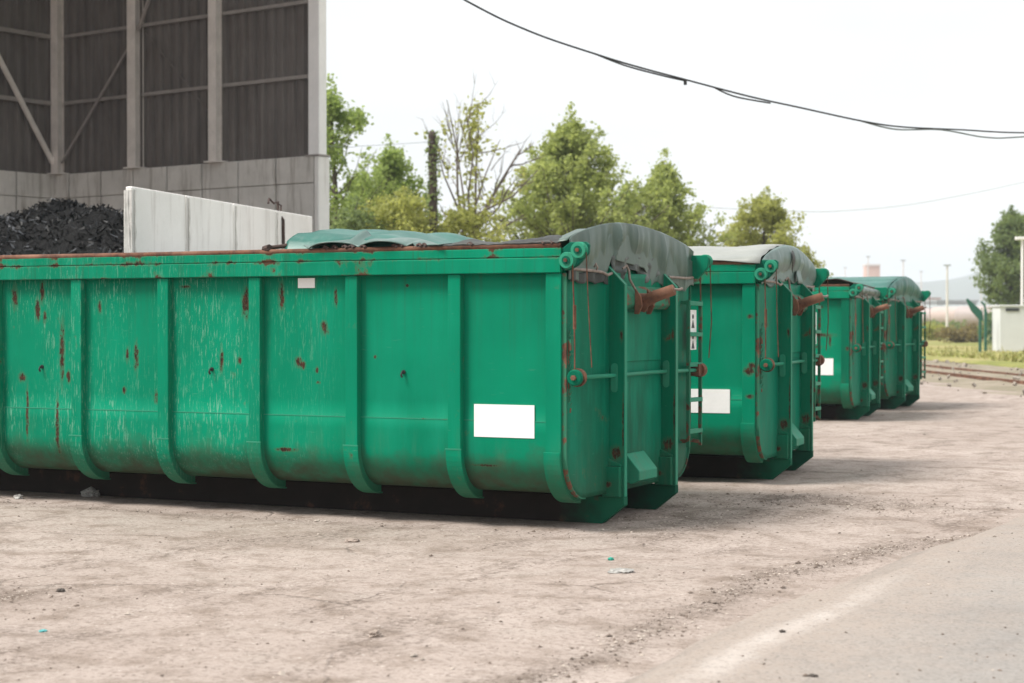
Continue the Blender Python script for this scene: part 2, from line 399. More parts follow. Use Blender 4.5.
def road_material():
    k = NT('worn_tarmac'); co = k.coord(); X = k.xyz(co)[0]
    a = k.noise(co, .8, 5, .6); b = k.noise(co, 4, 6, .65); f = k.noise(co, 60, 4, .7)
    c = k.mix(k.rng(a, .35, .65), (.25, .23, .212), (.315, .29, .267))
    dust = k.rng(k.math('ADD', X, k.math('MULTIPLY', k.math('SUBTRACT', b, .5), 1.8)), -1.35, -2.55)
    c = k.mix(k.math('MULTIPLY', dust, .95), c, (.345, .288, .247))
    ln = k.n('ShaderNodeVertexColor', layer_name='edge_line').outputs['Color']
    c = k.mix(k.math('MULTIPLY', ln, k.rng(k.math('ADD', k.math('MULTIPLY', b, .6), k.math('MULTIPLY', a, .4)), .42, .58, .25, .95)), c, (.49, .435, .395))
    c = k.mix(k.math('MULTIPLY', k.rng(f, .55, .72), .35), c, (.14, .13, .12))
    c = k.mix(k.math('MULTIPLY', k.rng(k.noise(k.map(co, (1.5, .4, 1)), 1.5, 6, .65), .55, .75), .4), c, (.36, .33, .30))
    cz_ = k.n('ShaderNodeTexVoronoi', {'Vector': co, 'Scale': 70}, feature='F1'); cs = k.n('ShaderNodeSeparateColor', {0: cz_.outputs['Color']}).outputs
    c = k.mix(k.math('MULTIPLY', k.rng(cs[0], .6, .95), .25), c, (.40, .375, .35)); c = k.mix(k.math('MULTIPLY', k.rng(cs[1], .7, .95), .3), c, (.10, .092, .085))
    c = k.mix(k.math('MULTIPLY', k.rng(k.noise(k.map(co, (3, .35, 1), loc=(2, 2, 2)), .9, 5, .6), .55, .68), .35), c, (.13, .12, .11))
    k.bump(k.math('ADD', f, k.math('MULTIPLY', cs[0], .5)), .4, .01)
    return k.fin(c, .88, 0, .25)
def edge_x(y): return -2.75 + max(0, y - 9) * .085 + .03 * math.sin(y * 2.1) + .02 * noise.noise(Vector((y * 2, 0, 0)))
m = MB()
def road_pt(u, v):
    y = -6 + v * 66
    x0 = edge_x(y) - .05 + .02 * noise.noise(Vector((y * 6, 3, 0))); x = x0 + u * 9
    return (x, y, .008 + .012 * min(1, u * 9 / .15))
RNU, RNV = 80, 420; m.sheet(RNU, RNV, lambda u, v: road_pt(u ** 2, v))
M['road'] = road_material()
ro_ = m.build('road', M['road'], smooth=True, recalc=False); tag(ro_, kind='structure')
la = ro_.data.color_attributes.new('edge_line', 'FLOAT_COLOR', 'POINT')
for i, vv in enumerate(ro_.data.vertices):      # the worn pale stripe along the edge of the tarmac fades out after a few metres
    x, y = vv.co.x, vv.co.y; cx = -2.53 + (y - 6.8) * .022 + .02 * math.sin(y * 3); w = .085 - .008 * (y - 6.8)
    v = max(0, min(1, (w - abs(x - cx)) / .09 + .5)) * max(0, min(1, (10.6 - y) / 1.5)) if y > 2 else 0
    la.data[i].color = (v, v, v, 1)
# ------------------------------------------------------------------ roll-off containers
L_, W_ = 7.1, 2.56
RC = .36                                  # bottom corner radius
def prof(inset, z_top, n=16):
    """half section from the top of the near side down and round to the floor: (y, z)"""
    r = RC - inset
    pts = [(inset, z_top)]
    for i in range(n + 1):
        a = math.pi / 2 * i / n
        pts.append((RC - r * math.cos(a), .56 - r * math.sin(a)))
    return pts
def strip(m, x0, x1, inset_o, inset_i, z_top, far=False, z_end=None):
    """a bent bar following the hull from z_top to the floor, between x0 and x1"""
    o = prof(inset_o, z_top); i = prof(inset_i, z_top)
    poly = o + i[::-1]
    if far: poly = [(W_ - y, z) for y, z in poly]
    return m.prism(poly, 'x', x0, x1)

def build_container(name, mats, n_ribs=7):
    hull_m, frame_m, end_m, rim_m = mats
    root = empty(name)
    # hull: one bent sheet, lower plate lapped over the upper at the weld
    m = MB()
    sec = [(.06, 1.9 - .14 * i) for i in range(8)] + [(.06, .792), (.056, .788)] + [(y, z) for y, z in prof(.056, .7)[0:]]
    sec = sec + [(W_ - y, z) for y, z in sec[::-1]]
    def hull_pt(u, v):
        x = -L_ + u * (L_ - .012); y, z = sec[round(v * (len(sec) - 1))]
        if z > .5:       # plates bowed and knocked about between the ribs
            b = .010 * noise.noise(Vector((x * 2.2, z * 2.0, y))) * (1 if y < 1 else -1); b *= max(0, min(1, (z - .80) / .15)); y += max(-.004, b) if y < 1 else min(.004, b)
        return (x, y, z)
    m.sheet(200, len(sec) - 1, hull_pt)
    m.build('hull', hull_m, root, solid=.006, smooth=True)
    m = MB(); m.box((-L_ + .05, .051, .784), (-.13, .056, .7905)); m.build('weld_seam', M['mint'], root)
    # ribs
    proto = None
    xs = [-.039 - .8726 * (i + 1) for i in range(n_ribs)]
    for far in (False, True):
        for x in xs:
            m = MB(); strip(m, x, x + .105, 0, .062, 1.846, far)
            rb = m.build('rib', frame_m, root, bevel=.006)
            if not far: m = MB(); m.box((x - .014, -.0145, .570), (x + .119, -.003, .579)); m.build('shoe_highlight', M['mint'], rb)  # pale strip painted as the highlight along the shoe's top edge
            m = MB()
            o = prof(-.012, .577)[0:]; ii = prof(-.001, .577)
            poly = o + ii[::-1]
            if far: poly = [(W_ - y, z) for y, z in poly]
            m.prism(poly, 'x', x - .012, x + .117); m.build('rib_shoe', frame_m, rb, bevel=.004)
    for far in (False, True):
        m = MB(); strip(m, -.125, -.004, 0, .062, 1.846, far); cp = m.build('corner_post', frame_m, root, bevel=.006)
        m = MB(); o = prof(-.012, .577); ii = prof(-.001, .577); poly = o + ii[::-1]
        if far: poly = [(W_ - y, z) for y, z in poly]
        m.prism(poly, 'x', -.137, -.006); m.build('rib_shoe', frame_m, cp, bevel=.004)
    # rim: two box sections and a rusty rod along the top, on both sides and the rear
    for y0, y1 in ((-.02, .085), (W_ - .085, W_ + .02)):
        m = MB(); m.box((-L_, y0, 1.849), (.0, y1, 1.957)); m.box((-L_, y0 + (.012 if y0 < 0 else 0), 1.96), (.0, y1 - (0 if y0 < 0 else .012), 2.026))
        rr = m.build('rim', rim_m, root, bevel=.006)
        m = MB(); yc = .01 if y0 < 0 else W_ - .01
        m.tube([(-L_, yc, 2.04), (-L_ * .5, yc, 2.036), (-.01, yc, 2.041)], .021, 10)
        m.build('top_rod', M['rust'], rr, smooth=True)
    m = MB(); m.box((-L_ - .06, .0, .3), (-L_ - .002, W_, 2.0)); m.build('rear_door', frame_m, root, bevel=.01)
    # front end plate: rolled outwards from either edge, flat between the flanges
    hp_ = prof(.03, 1.0)
    def z_low(y):
        y = min(y, W_ - y); r = RC - .03
        return .23 if y >= RC else .56 - math.sqrt(max(0, r * r - (RC - y) ** 2))
    def plate(u, v):
        y = .0305 + (W_ - .061) * u; t = min(1, min(y, W_ - y) / .74)
        z0 = z_low(y); z = z0 + (1.87 - z0) * v
        return (.006 + .042 * math.sin(math.pi / 2 * t) + .004 * noise.noise(Vector((y * 2.5, z * 2, 1))), y, z)
    m = MB(); m.sheet(120, 40, plate); ep = m.build('end_plate', end_m, root, smooth=True, solid=.008)
    for far in (False, True):
        m = MB(); strip(m, -.003, .03, .018, .03, 1.846, far); m.build('edge_bead', M['rustgreen'], ep)
    m = MB(); m.box((-.05, .09, 1.872), (.02, W_ - .09, 1.96)); m.build('front_rim', rim_m, root, bevel=.006)
    # skid rails with the upright flanges in one profile
    PF = .172
    for y in (.72, 1.78):
        m = MB(); m.prism([(-L_, 0), (.0, 0), (PF + .008, .143), (PF + .008, .205), (-L_, .205)], 'y', y, y + .075)
        sr = m.build('skid_rail', M['rail_grime_shade'], root, bevel=.006)
        m = MB(); m.prism([(.010, .19), (PF, .19), (PF, 1.78), (.010, 1.945)], 'y', y + .022, y + .062)
        fl = m.build('upright_flange', M['frame'], root, bevel=.005)
        m = MB(); m.prism([(PF - .002, .207), (PF + .006, .207), (PF + .006, 1.779), (.03, 1.928), (.03, 1.919), (PF - .002, 1.776)], 'y', y + .019, y + .065)
        m.build('lit_flange_edge', M['mint'], fl)  # pale strip paints the light on the flange's front edge
        m = MB(); m.box((.013, y - .03, .206), (PF - .018, y + .022, .43))
        m.prism([(.013, .43), (PF - .018, .43), (PF - .018, .445), (.013, .505)], 'y', y - .005, y + .022)
        m.build('flange_foot', M['frame'], fl, bevel=.006)
        m = MB(); n = 10; pl = []
        for i in range(n): 
            a = math.pi * i / (n - 1); pl.append((.095 + .026 * math.cos(a), 1.165 + .03 * math.sin(a)))
        for i in range(n):
            a = math.pi + math.pi * i / (n - 1); pl.append((.095 + .026 * math.cos(a), 1.01 + .03 * math.sin(a)))
        m.prism(pl, 'y', y + .012, y + .022); m.build('bar_guide', M['mint'], fl)
    for x in [-.6 - i * 1.1 for i in range(6)]:
        m = MB(); m.box((x, .80, .11), (x + .08, 1.775, .196)); m.build('floor_beam', M['under'], root)
    # cross channel carrying the hook bow
    m = MB(); m.prism([(.012, 1.60), (.10, 1.60), (.13, 1.63), (.13, 1.70), (.10, 1.745), (.012, 1.80)], 'y', .782 + .003, 1.80 - .003)
    ch = m.build('cross_channel', M['rustgreen'], root, bevel=.006)
    m = MB(); m.box((.054, .80, 1.2), (.062, 1.775, 1.58)); m.build('backing_plate', M['end'], root, bevel=.004)
    m = MB(); yc = 1.18
    for dy in (0,):
        m.tube([(.12, yc + dy, 1.60), (.16, yc + dy, 1.655), (.24, yc + dy * .9, 1.695), (.395, yc + dy * .5, 1.745)], [.046, .048, .046, .042], 14)
    hb = m.build('hook_bow', M['rust'], root, smooth=True)
    m = MB(); m.prism([(.125, 1.56), (.16, 1.56), (.19, 1.62), (.18, 1.69), (.13, 1.76)], 'y', yc - .13, yc - .11)
    m.prism([(.1251, 1.56), (.16, 1.56), (.19, 1.62), (.18, 1.69), (.13, 1.76)], 'y', yc + .11, yc + .13)
    m.box((.128, yc - .12, 1.58), (.145, yc + .12, 1.72)); m.build('hook_bracket', M['rust'], hb, bevel=.005)
    # stop block low between the flanges
    m = MB(); m.prism([(.014, .30), (.10, .27), (.17, .30), (.17, .37), (.06, .50), (.014, .50)], 'y', 1.05, 1.42)
    m.build('stop_block', M['mint'], root, bevel=.006)
    # locking bar with a hub at either end
    m = MB(); m.tube([(.095, .05, 1.108), (.097, .9, 1.104), (.092, 1.5, 1.108), (.095, W_ + .02, 1.10)], .016, 10)
    lb = m.build('lock_bar', M['mint'], root, smooth=True)
    m = MB(); m.tube([(.095, .003, 1.108), (.095, .004, 1.108), (.095, .012, 1.108), (.095, .04, 1.108)], [.046, .052, .058, .058], 24)
    hu = m.build('hub', M['end'], lb, bevel=.003)
    m = MB(); m.tube([(.095, -.016, 1.108), (.095, .0028, 1.108)], .020, 6); m.build('hub_bolt', M['rust'], hu)
    m = MB(); m.tube([(.095, .052, 1.108), (.095, .085, 1.108)], .066, 20); m.build('hub_ring', M['rust'], lb)
    m = MB(); m.tube([(.095, W_ - .03, 1.10), (.095, W_ + .04, 1.10)], .06, 18); m.box((.06, W_ - .1, 1.05), (.13, W_ - .035, 1.15)); m.build('hub', M['rust'], lb)
    # ratchet strip and chain down the near edge of the plate
    m = MB(); m.box((.031, .040, .93), (.04, .056, 1.44)); m.box((.04, .036, 1.30), (.058, .07, 1.38)); m.box((.04, .04, 1.27), (.055, .085, 1.28)); m.box((.04,.04,1.40),(.055,.085,1.41))
    for i in range(16):
        z = .86 + i * .04
        m.bar((.047, .046, z), (.047 + .008 * (i % 2), .056, z + .03), .008, .008)
    m.build('ratchet_strip', M['rustgreen'], root)
    # sheaves, brackets and wires at both top corners
    for y, s in ((.03, -1), (W_ - .03, 1)):
        m = MB()
        if s < 0: pl = [(-.03, 1.87), (.05, 1.865), (.12, 1.90), (.20, 1.985), (.205, 2.045), (.18, 2.065), (.06, 2.065), (-.03, 2.0)]
        else: pl = [(-.02, 1.86), (.10, 1.86), (.185, 1.95), (.195, 2.03), (.18, 2.055), (-.02, 2.055)]
        m.prism(pl, 'y', y - .02, y + .02)
        br = m.build('corner_bracket', M['frame_dark'] if s < 0 else M['frame'], root, bevel=.006)
        for px, pz in ((.055, 1.935), (.145, 2.005)):
            yy = y + s * .045
            m = MB(); m.tube([(px, yy - .03, pz), (px, yy - .022, pz), (px, yy - .012, pz), (px, yy + .012, pz), (px, yy + .022, pz), (px, yy + .03, pz)], [.055, .058, .043, .043, .058, .055], 24)
            pu = m.build('sheave', M['mint'], br)
            m = MB(); m.tube([(px, yy - .037, pz), (px, yy - .031, pz)], .030, 20); m.build('sheave_hub', M['frame_dark'], pu)
            m = MB(); m.tube([(px, yy - .046, pz), (px, yy + .046, pz)], .014, 8); m.build('sheave_pin', M['rust'], pu)
    for pts, r in (([(.085, -.0, 1.92), (.088, .02, 1.6), (.085, .04, 1.3), (.08, .05, 1.12)], .006), ([(.19, .0, 1.99), (.185, .06, 1.55), (.19, .1, 1.18)], .004),
                   ([(.10, W_ + .01, 1.92), (.10, W_ + .03, 1.5), (.10, W_ + .03, 1.12)], .006), ([(.188, W_ + .01, 1.97), (.19, W_ + .04, 1.5), (.17, W_ + .03, 1.2)], .005)):
        m = MB(); m.tube(pts, r, 6); m.build('wire_rope', M['rust'], root)
    m = MB(); m.tube([(.088, .03, 1.62), (.086, .035, 1.45)], .012, 8); m.build('turnbuckle', M['rust'], root)
    # strap rods under the tarpaulin with hooked ends
    for pts, r, nm in (([(.06, .06, 1.875), (.085, .35, 1.872), (.09, .52, 1.865), (.10, .6, 1.845), (.105, .66, 1.86)], .011, 'strap_rod'),
                       ([(.08, .40, 1.90), (.10, .38, 1.925), (.105, .40, 1.895), (.085, .42, 1.868)], .007, 'strap_hook'),
                       ([(.08, .93, 1.90), (.10, .96, 1.925), (.105, .99, 1.89), (.11, 1.0, 1.82), (.13, 1.07, 1.74)], .010, 'strap_hook'),
                       ([(.09, 1.86, 1.86), (.085, 2.3, 1.86), (.06, W_ - .06, 1.87)], .011, 'strap_rod'),
                       ([(.385, 1.2, 1.75), (.415, 1.24, 1.745), (.42, 1.29, 1.755)], .010, 'strap_hook')):
        m = MB(); m.tube(pts, r, 8); m.build(nm, M['strap'], root)
    # ladder by the far edge
    lad = MB(); y0, y1 = W_ - .27, W_ + .015
    for y in (y0, y1): lad.bar((.10, y, .47), (.10, y, 1.68), .022, .03, (1, 0, 0))
    lad.bar((.012, y0, 1.66), (.10, y0, 1.66), .02, .03); lad.bar((.012, y0, .52), (.10, y0, .52), .02, .03)
    lad.bar((.012, W_ - .05, .52), (.10, y1, .50), .02, .03)
    lr = lad.build('ladder', M['rustgreen'], root, bevel=.003)
    for z in (.60, .86, 1.12 + .03, 1.40, 1.655):
        m = MB(); m.bar((.10, y0 - .01, z), (.10, y1 + .01, z - .004), .04, .035); m.build('rung', M['mint'], lr, bevel=.003)
    return root

def sticker(root, x0, x1, z0, z1, mat=None, name='blank_label', y=.049):
    m = MB(); m.box((x0, y, z0), (x1, y + .006, z1)); return m.build(name, mat or M['white'], root)
def warning_plate(root):
    m = MB(); m.box((.078, W_ - .20, 1.27), (.082, W_ - .03, 1.60)); wp = m.build('sign_plate', M['white'], root)
    m = MB()
    for z in (1.34, 1.51):
        m.prism([(W_ - .15, z - .06), (W_ - .08, z - .06), (W_ - .115, z + .01)], 'x', .0825, .0845)
        m.prism([(W_ - .115 + .02 * math.cos(t * .785), z + .035 + .02 * math.sin(t * .785)) for t in range(8)], 'x', .0825, .0845)
    m.build('pictogram', M['dark_mark'], wp)

P1 = (-5.126, 11.2375, 0)
c1 = build_container('rolloff_container', (M['hull_worn'], M['frame_worn'], M['end'], M['rim'])); c1.location = P1
for ch in c1.children:
    pass
others = []
for (x, y, rz) in ((-5.03, 15.287, .0976), (-6.97, 25.62, .10), (-7.32, 29.05, .0)):
    o = copy_tree(c1); o.location = (x, y, 0); o.rotation_euler = (0, 0, rz); others.append(o)
c2, c3, c4 = others
# fresh paint seeds for the copies: own mesh data on the side wall so each carries its own wear
def reskin(root, table):
    for ch in root.children:
        base = ch.name.split('.')[0]
        if base in table:
            ch.data = ch.data.copy(); ch.data.materials[0] = table[base]
c3_spots = [(-.52, 1.30, .30, .03), (-.30, 1.22, .02, .10), (-.62, 1.12, .2, .025), (-.45, 1.72, .05, .02)]
c2_spots = [(-.06, 1.05, .05, .04), (-.03, 1.10, .04, .03), (-.05, 1.55, .03, .02), (-.6, 1.91, .22, .02), (-.05, .82, .04, .02)]
M['hull_third'] = green_paint('paint_third', rust=.15, fade=.3, seed=0, dirt=.6, spots=c3_spots)
M['frame_second'] = green_paint('paint_second_frame', rust=.25, fade=.2, seed=0, dirt=.2, spots=c2_spots)
M['rim_second'] = green_paint('paint_second_rim', rust=.6, fade=.3, seed=0, dirt=0, groove=[(1.96, .03, .08), (2.03, .03, .10)], spots=[(-.62, 1.95, .22, .03), (-.62, 1.90, .12, .06)])
M['end_teal'] = green_paint('paint_second_end', base=(.003, .19, .112), rust=.45, fade=.7, seed=9.2, dirt=.2)
reskin(c2, {'hull': M['hull'], 'rib': M['frame'], 'corner_post': M['frame_second'], 'rim': M['rim_second'], 'end_plate': M['end_teal']})
reskin(c3, {'hull': M['hull_third'], 'rib': M['frame'], 'corner_post': M['frame'], 'end_plate': M['end_teal']})
reskin(c4, {'hull': M['hull'], 'rib': M['frame'], 'corner_post': M['frame']})
GC = 'green roll-off containers standing in a row'
tag(c1, 'nearest green container, its long scratched rusty side filling the left of the photo', 'container', GC)
tag(c2, 'second green roll-off container, under the pale domed tarpaulin, behind the nearest one', 'container', GC)
tag(c3, 'third green container from the left, brown torn cover on top, brown stain above its label', 'container', GC)
tag(c4, 'farthest green roll-off container at the end of the row, ribbed green tarpaulin on it', 'container', GC)
sticker(c1, -.72, -.235, .668, .905); sticker(c1, -2.235, -2.085, 1.76, 1.835); warning_plate(c1)
sticker(c2, -.78, -.25, .66, .88); warning_plate(c2)
s3 = sticker(c3, -.95, -.25, .70, .95)
M['yellow'] = plain('yellow_print', (.55, .52, .12), .6, .1)
m = MB()
for i, x in enumerate((-.74, -.68, -.62)):
    m.box((x, .047, .885), (x + .012, .0488, .94)); m.box((x + .013, .047, .885 + .03 * (i % 2)), (x + .04, .0488, .9 + .03 * (i % 2)))
m.build('lettering', M['yellow'], s3)
# pale swirl painted on the farthest end plate
m = MB(); pts = []
for i in range(15):
    a = -1.0 + i * .33; pts.append((.016, .36 + .07 * math.cos(a), 1.62 + .10 * math.sin(a) - .01 * i))
m.tube(pts, .016, 6); m.build('painted_swirl', M['white'], c4)
m = MB(); m.tube([(.012, .30, 1.50), (.014, .36, 1.47), (.012, .44, 1.52)], .018, 6); m.build('painted_swirl', M['white'], c4)

# bolts and hooks poking from the near side wall of the nearest container
for x, z in ((-1.31, 1.13), (-3.04, 1.13), (-4.75, 1.13)):
    m = MB(); m.tube([(x, .056, z), (x, .03, z), (x - .005, .024, z - .02), (x, .03, z - .04)], .008, 8); m.tube([(x, .056, z), (x, .048, z)], .016, 10)
    m.build('lug', M['black'], c1)

# ------------------------------------------------------------------ tarpaulins
def xf(P, rz, p):
    c, s = math.cos(rz), math.sin(rz)
    return (P[0] + p[0]*c - p[1]*s, P[1] + p[0]*s + p[1]*c, P[2] + p[2])
def arch(v, h, pk=.45):
    """height of the cover across the width, 0..1"""
    t = v / pk * .5 if v < pk else .5 + (v - pk) / (1 - pk) * .5
    return h * (max(0, math.sin(math.pi * t)) ** .75)
def drape(m, rows, h, edge, bottom, folds=1.0, seed=0, pk=.42, bulge=.05):
    def fn(u, v):
        y = .02 + u * (W_ - .04); top = edge + arch(u, h, pk); bot = bottom(u)
        z = top + (bot - top) * v
        q = u * 34 + seed + 2.4 * noise.noise(Vector((u * 5, seed, v * .35))) + .8 * noise.noise(Vector((u * 13, seed, v * .3)))
        w1 = 1 - 1.6 * abs(math.sin(q * .5)) ** .8
        amp = .5 + .9 * max(0, noise.noise(Vector((u * 4.5, seed * 2, 0))) + .4)
        fold = (w1 * .6 * amp + .45 * noise.noise(Vector((u * 22, v * .5, seed)))) * .030 * folds * (min(1, v * 2.0) ** .6)
        x = .052 + bulge * math.sin(min(1, v * 1.4) * math.pi) ** .7 * (.6 + .4 * math.sin(math.pi * u)) - .015 * v + fold
        x = min(x, .15) if not (.26 < u < .32 or .68 < u < .74) else min(x, .09)
        return (max(.05 if v > .3 else .03, x), y, z)
    return m.sheet(260, rows, fn)
def ts(t): return t * t * (3 - 2 * t)

# nearest: grey green, hooped at the front, sagging behind, bunched teal piece farther back
t1 = empty('tarpaulin', P1)
def bot1(u):
    if u < .25: return 1.80 + .012 * math.sin(u * 60)
    if u < .30: return 1.80 + (u - .25) / .05 * .17
    if u < .56: return 1.97 - .05 * (u - .30) / .26
    if u < .62: return 1.92 - .10 * (u - .56) / .06
    return 1.80 + .03 * math.sin(u * 40) - .02 * u
m = MB(); drape(m, 40, .165, 2.085, bot1, 1.7, 1.0, bulge=.02); m.build('front_drape', M['tarp_grey'], t1, smooth=True, solid=.006)
m = MB(); m.sheet(40, 14, lambda u, v: (.04 + .022 * math.sin(u * 24 + v * 2.5) * (.3 + v) + .02 * noise.noise(Vector((u * 6, v * 4, 3))), .78 + u * .95, 2.0 - v * (.15 + .05 * math.sin(u * 9 + 1) + .05 * noise.noise(Vector((u * 7, 2, 0))))))
m.build('inner_flap', M['tarp_inner'], t1, smooth=True, solid=.006)
m = MB(); m.sheet(30, 6, lambda u, v: (.05 + .03 * u + .012 * math.sin(u * 25), .05 + u * .6, 1.86 - v * .075 + .01 * math.sin(u * 17)))
m.build('hem', M['tarp_dark'], t1, smooth=True, solid=.008)
def cover1(u, v):
    U = u * 1.35; y = .0 + v * (W_ - .02)
    A = .13 * (1 - ts(min(1, U / .42))) + .02
    z = 2.075 - .02 * ts(min(1, U / .3)) + arch(v, A, .42)
    z += .018 * noise.noise(Vector((U * 6, v * 7, 4))) + .012 * noise.noise(Vector((U * 14, v * 11, 8)))
    return (.04 - U, y, z)
m = MB(); m.sheet(50, 50, cover1); m.build('cover_sheet', M['tarp_grey'], t1, smooth=True, solid=.006)
def flap1(u, v):
    U = .02 + u * 1.18
    top = 2.075 + .045 * math.exp(-((U - .2) / .16) ** 2) + .035 * math.exp(-((U - .78) / .1) ** 2) + .03 * noise.noise(Vector((U * 6, 1, 0))) - .04 * ts(max(0, (U - .8) / .4))
    return (-U, .04 - .05 * math.sin(v * 2.2) + .12 * (1 - v) ** 2, 2.055 + (top - 2.055) * (1 - v) * 1.0 + .006 * noise.noise(Vector((U * 20, v * 5, 2))))
m = MB(); m.sheet(70, 8, flap1); m.build('edge_flap', M['tarp_dark'], t1, smooth=True, solid=.008)
t1b = empty('tarpaulin', P1)
def bunch(u, v):
    U = 1.02 + u * 1.36; y = .05 + v * (W_ - .3)
    env = ts(min(1, u / .6)) * (1 + .12 * math.sin(u * 7))
    z = 2.04 + (.10 * min(1, v / .10) ** .5 * min(1, (1 - v) / .05) + arch(v, .10, .55)) * env + .022 * noise.noise(Vector((U * 3, v * 9, 1))) + .012 * math.sin(v * 26 + 2 * noise.noise(Vector((U * 2, v * 3, 0))))
    if v > .97 or v < .03: z -= .05
    return (-U, y, z)
m = MB(); m.sheet(60, 60, bunch)
m.sheet(6, 60, lambda u, v: (-(1.02 + 1.36) - .03 * math.sin(u * 3), .05 + v * (W_ - .3), bunch(1, v)[2] - u * (.15 + .03 * math.sin(v * 9))))
m.build('cover_sheet', M['tarp_teal'], t1b, smooth=True, solid=.006)
def gflap(u, v):
    U = .95 + u * 1.2
    top = 2.135 + .02 * noise.noise(Vector((U * 5, 7, 0))) - .05 * ts(max(0, (u - .72) / .28)) - .06 * (1 - ts(min(1, u / .45)))
    # rolled corner standing up
    top += .055 * math.exp(-((U - 1.75) / .035) ** 2)
    scal = .05 * abs(math.sin(U * 7.5)) ** .5 * (1 if U > 1.2 else .3)
    return (-U, .22 - .24 * v + .03 * math.sin(U * 12), top - (top - 2.05 - scal) * v ** 1.4)
m = MB(); m.sheet(80, 10, gflap); m.build('edge_flap', M['tarp_blue'], t1b, smooth=True, solid=.008)
m = MB(); m.tube([(-2.52, .0, 2.065), (-2.40, .10, 2.085), (-2.30, .2, 2.12)], .016, 8); m.build('pull_bar', M['lash'], t1b)
m = MB(); m.tube([(-2.52, .02, 2.06), (-2.46, .0, 2.07)], .028, 8); m.build('lashing', M['lash'], t1b)
for x in (-1.93, -1.85, -1.76, -1.70, -1.60, -1.33, -1.28, -1.12, -1.08, -.70, -.13, -.06):
    m = MB(); m.tube([(x, -.01, 2.055), (x - .03, .01, 2.072), (x - .05, .0, 2.06)], .013, 6); m.build('lashing', M['lash'], t1b)
tag(t1, 'grey green wrinkled tarpaulin draped over the front end of the nearest container', 'tarpaulin', 'tarpaulins on the containers')
tag(t1b, 'bunched teal tarpaulin on top of the nearest container, beside the shed post', 'tarpaulin', 'tarpaulins on the containers')

def dome_tarp(c, mats, h, edge, length, pk, seed, botf, label, sag=.0, bump=.012, tear=False, flat_at=.5):
    t = empty('tarpaulin', c.location, c.rotation_euler.z)
    m = MB(); drape(m, 22, h, edge, botf, 1.0, seed, pk); m.build('front_drape', mats[1], t, smooth=True, solid=.006)
    def cov(u, v):
        U = u * length; yy = -.03 + v * (W_ + .06)
        z = edge + arch(v, h * (1 - flat_at * ts(min(1, U / length))), pk) + bump * noise.noise(Vector((U * 3, v * 8, seed))) + .006 * math.sin(v * 50 + U)
        z -= sag * (.5 - .5 * math.cos(U * 5)) 
        if v < .02: z = 2.05 + .018 * math.sin(U * 6 + seed)
        return (.045 - U, yy, z)
    m = MB(); m.sheet(60, 50, cov); m.build('cover_sheet', mats[0], t, smooth=True, solid=.006)
    if tear:
        m = MB(); m.sheet(3, 12, lambda u, v: (.11 + .012 * math.sin(v * 5), 1.12 + (u - .5) * .12 * math.sin(min(1, v + .12) * math.pi) + .06 * v, 2.19 - .22 * v))
        m.build('torn_gap', M['tarp_dark'], t, solid=.006)
        m = MB(); m.sheet(6, 12, lambda u, v: (.085 + .01 * math.sin(v * 9), 1.5 + u * .22 + .05 * math.sin(v * 6), 2.14 - .26 * v)); m.build('cloth_fold', mats[1], t, solid=.006, smooth=True)  # fold in the same cloth as the drape
    tag(t, label, 'tarpaulin', 'tarpaulins on the containers')
    return t
dome_tarp(c2, (M['tarp_pale'], M['tarp_blue']), .185, 2.06, 6.9, .5, 5, lambda u: 1.84 + .02 * math.sin(u * 30) + (.06 if .3 < u < .7 else 0), 'pale domed tarpaulin over the second container, blue grey torn front', .01, tear=True, flat_at=.15)
dome_tarp(c4, (M['tarp_teal'], M['tarp_teal']), .28, 2.0, 6.9, .5, 9, lambda u: 1.84, 'ribbed teal half-round tarpaulin over the farthest container', 0, flat_at=.05)
t3 = empty('tarpaulin', c3.location, c3.rotation_euler.z)
def torn(u, v):
    U = .02 + u * 2.2
    z = 2.05 + .09 * math.exp(-((U - .25) / .28) ** 2) * (1 - v * .4) + .03 * noise.noise(Vector((U * 4, v * 4, 5))) - .03 * v
    return (-U, .03 + v * (W_ - .2), max(2.045, z) if v < .1 else z)
M['tarp_brown'] = cloth_mat('tarp_brown', (.055, .032, .026), (.11, .06, .045), .7, .1)
m = MB(); m.sheet(50, 30, torn); m.build('cover_sheet', M['tarp_brown'], t3, smooth=True, solid=.012)
m = MB(); drape(m, 14, .03, 2.0, lambda u: 1.86, 1, 12); m.build('front_drape', M['tarp_grey'], t3, smooth=True, solid=.006)
tag(t3, 'sagging brown torn cover on top of the third container', 'tarpaulin', 'tarpaulins on the containers')

# ------------------------------------------------------------------ open fronted shed
A = at(318, 155, 34.0); A.z = 0
wd = Vector((-.9855, .172, 0)); bd = Vector((-.172, -.9855, 0))
rz_s = math.atan2(wd.y, wd.x)
shed = empty('storage_shed', A, rz_s)           # local +X runs along the side wall into the shed, +Y along its front towards the camera
LEN, HC, HT, BK = 7.75, 4.72, 11.2, 12.0
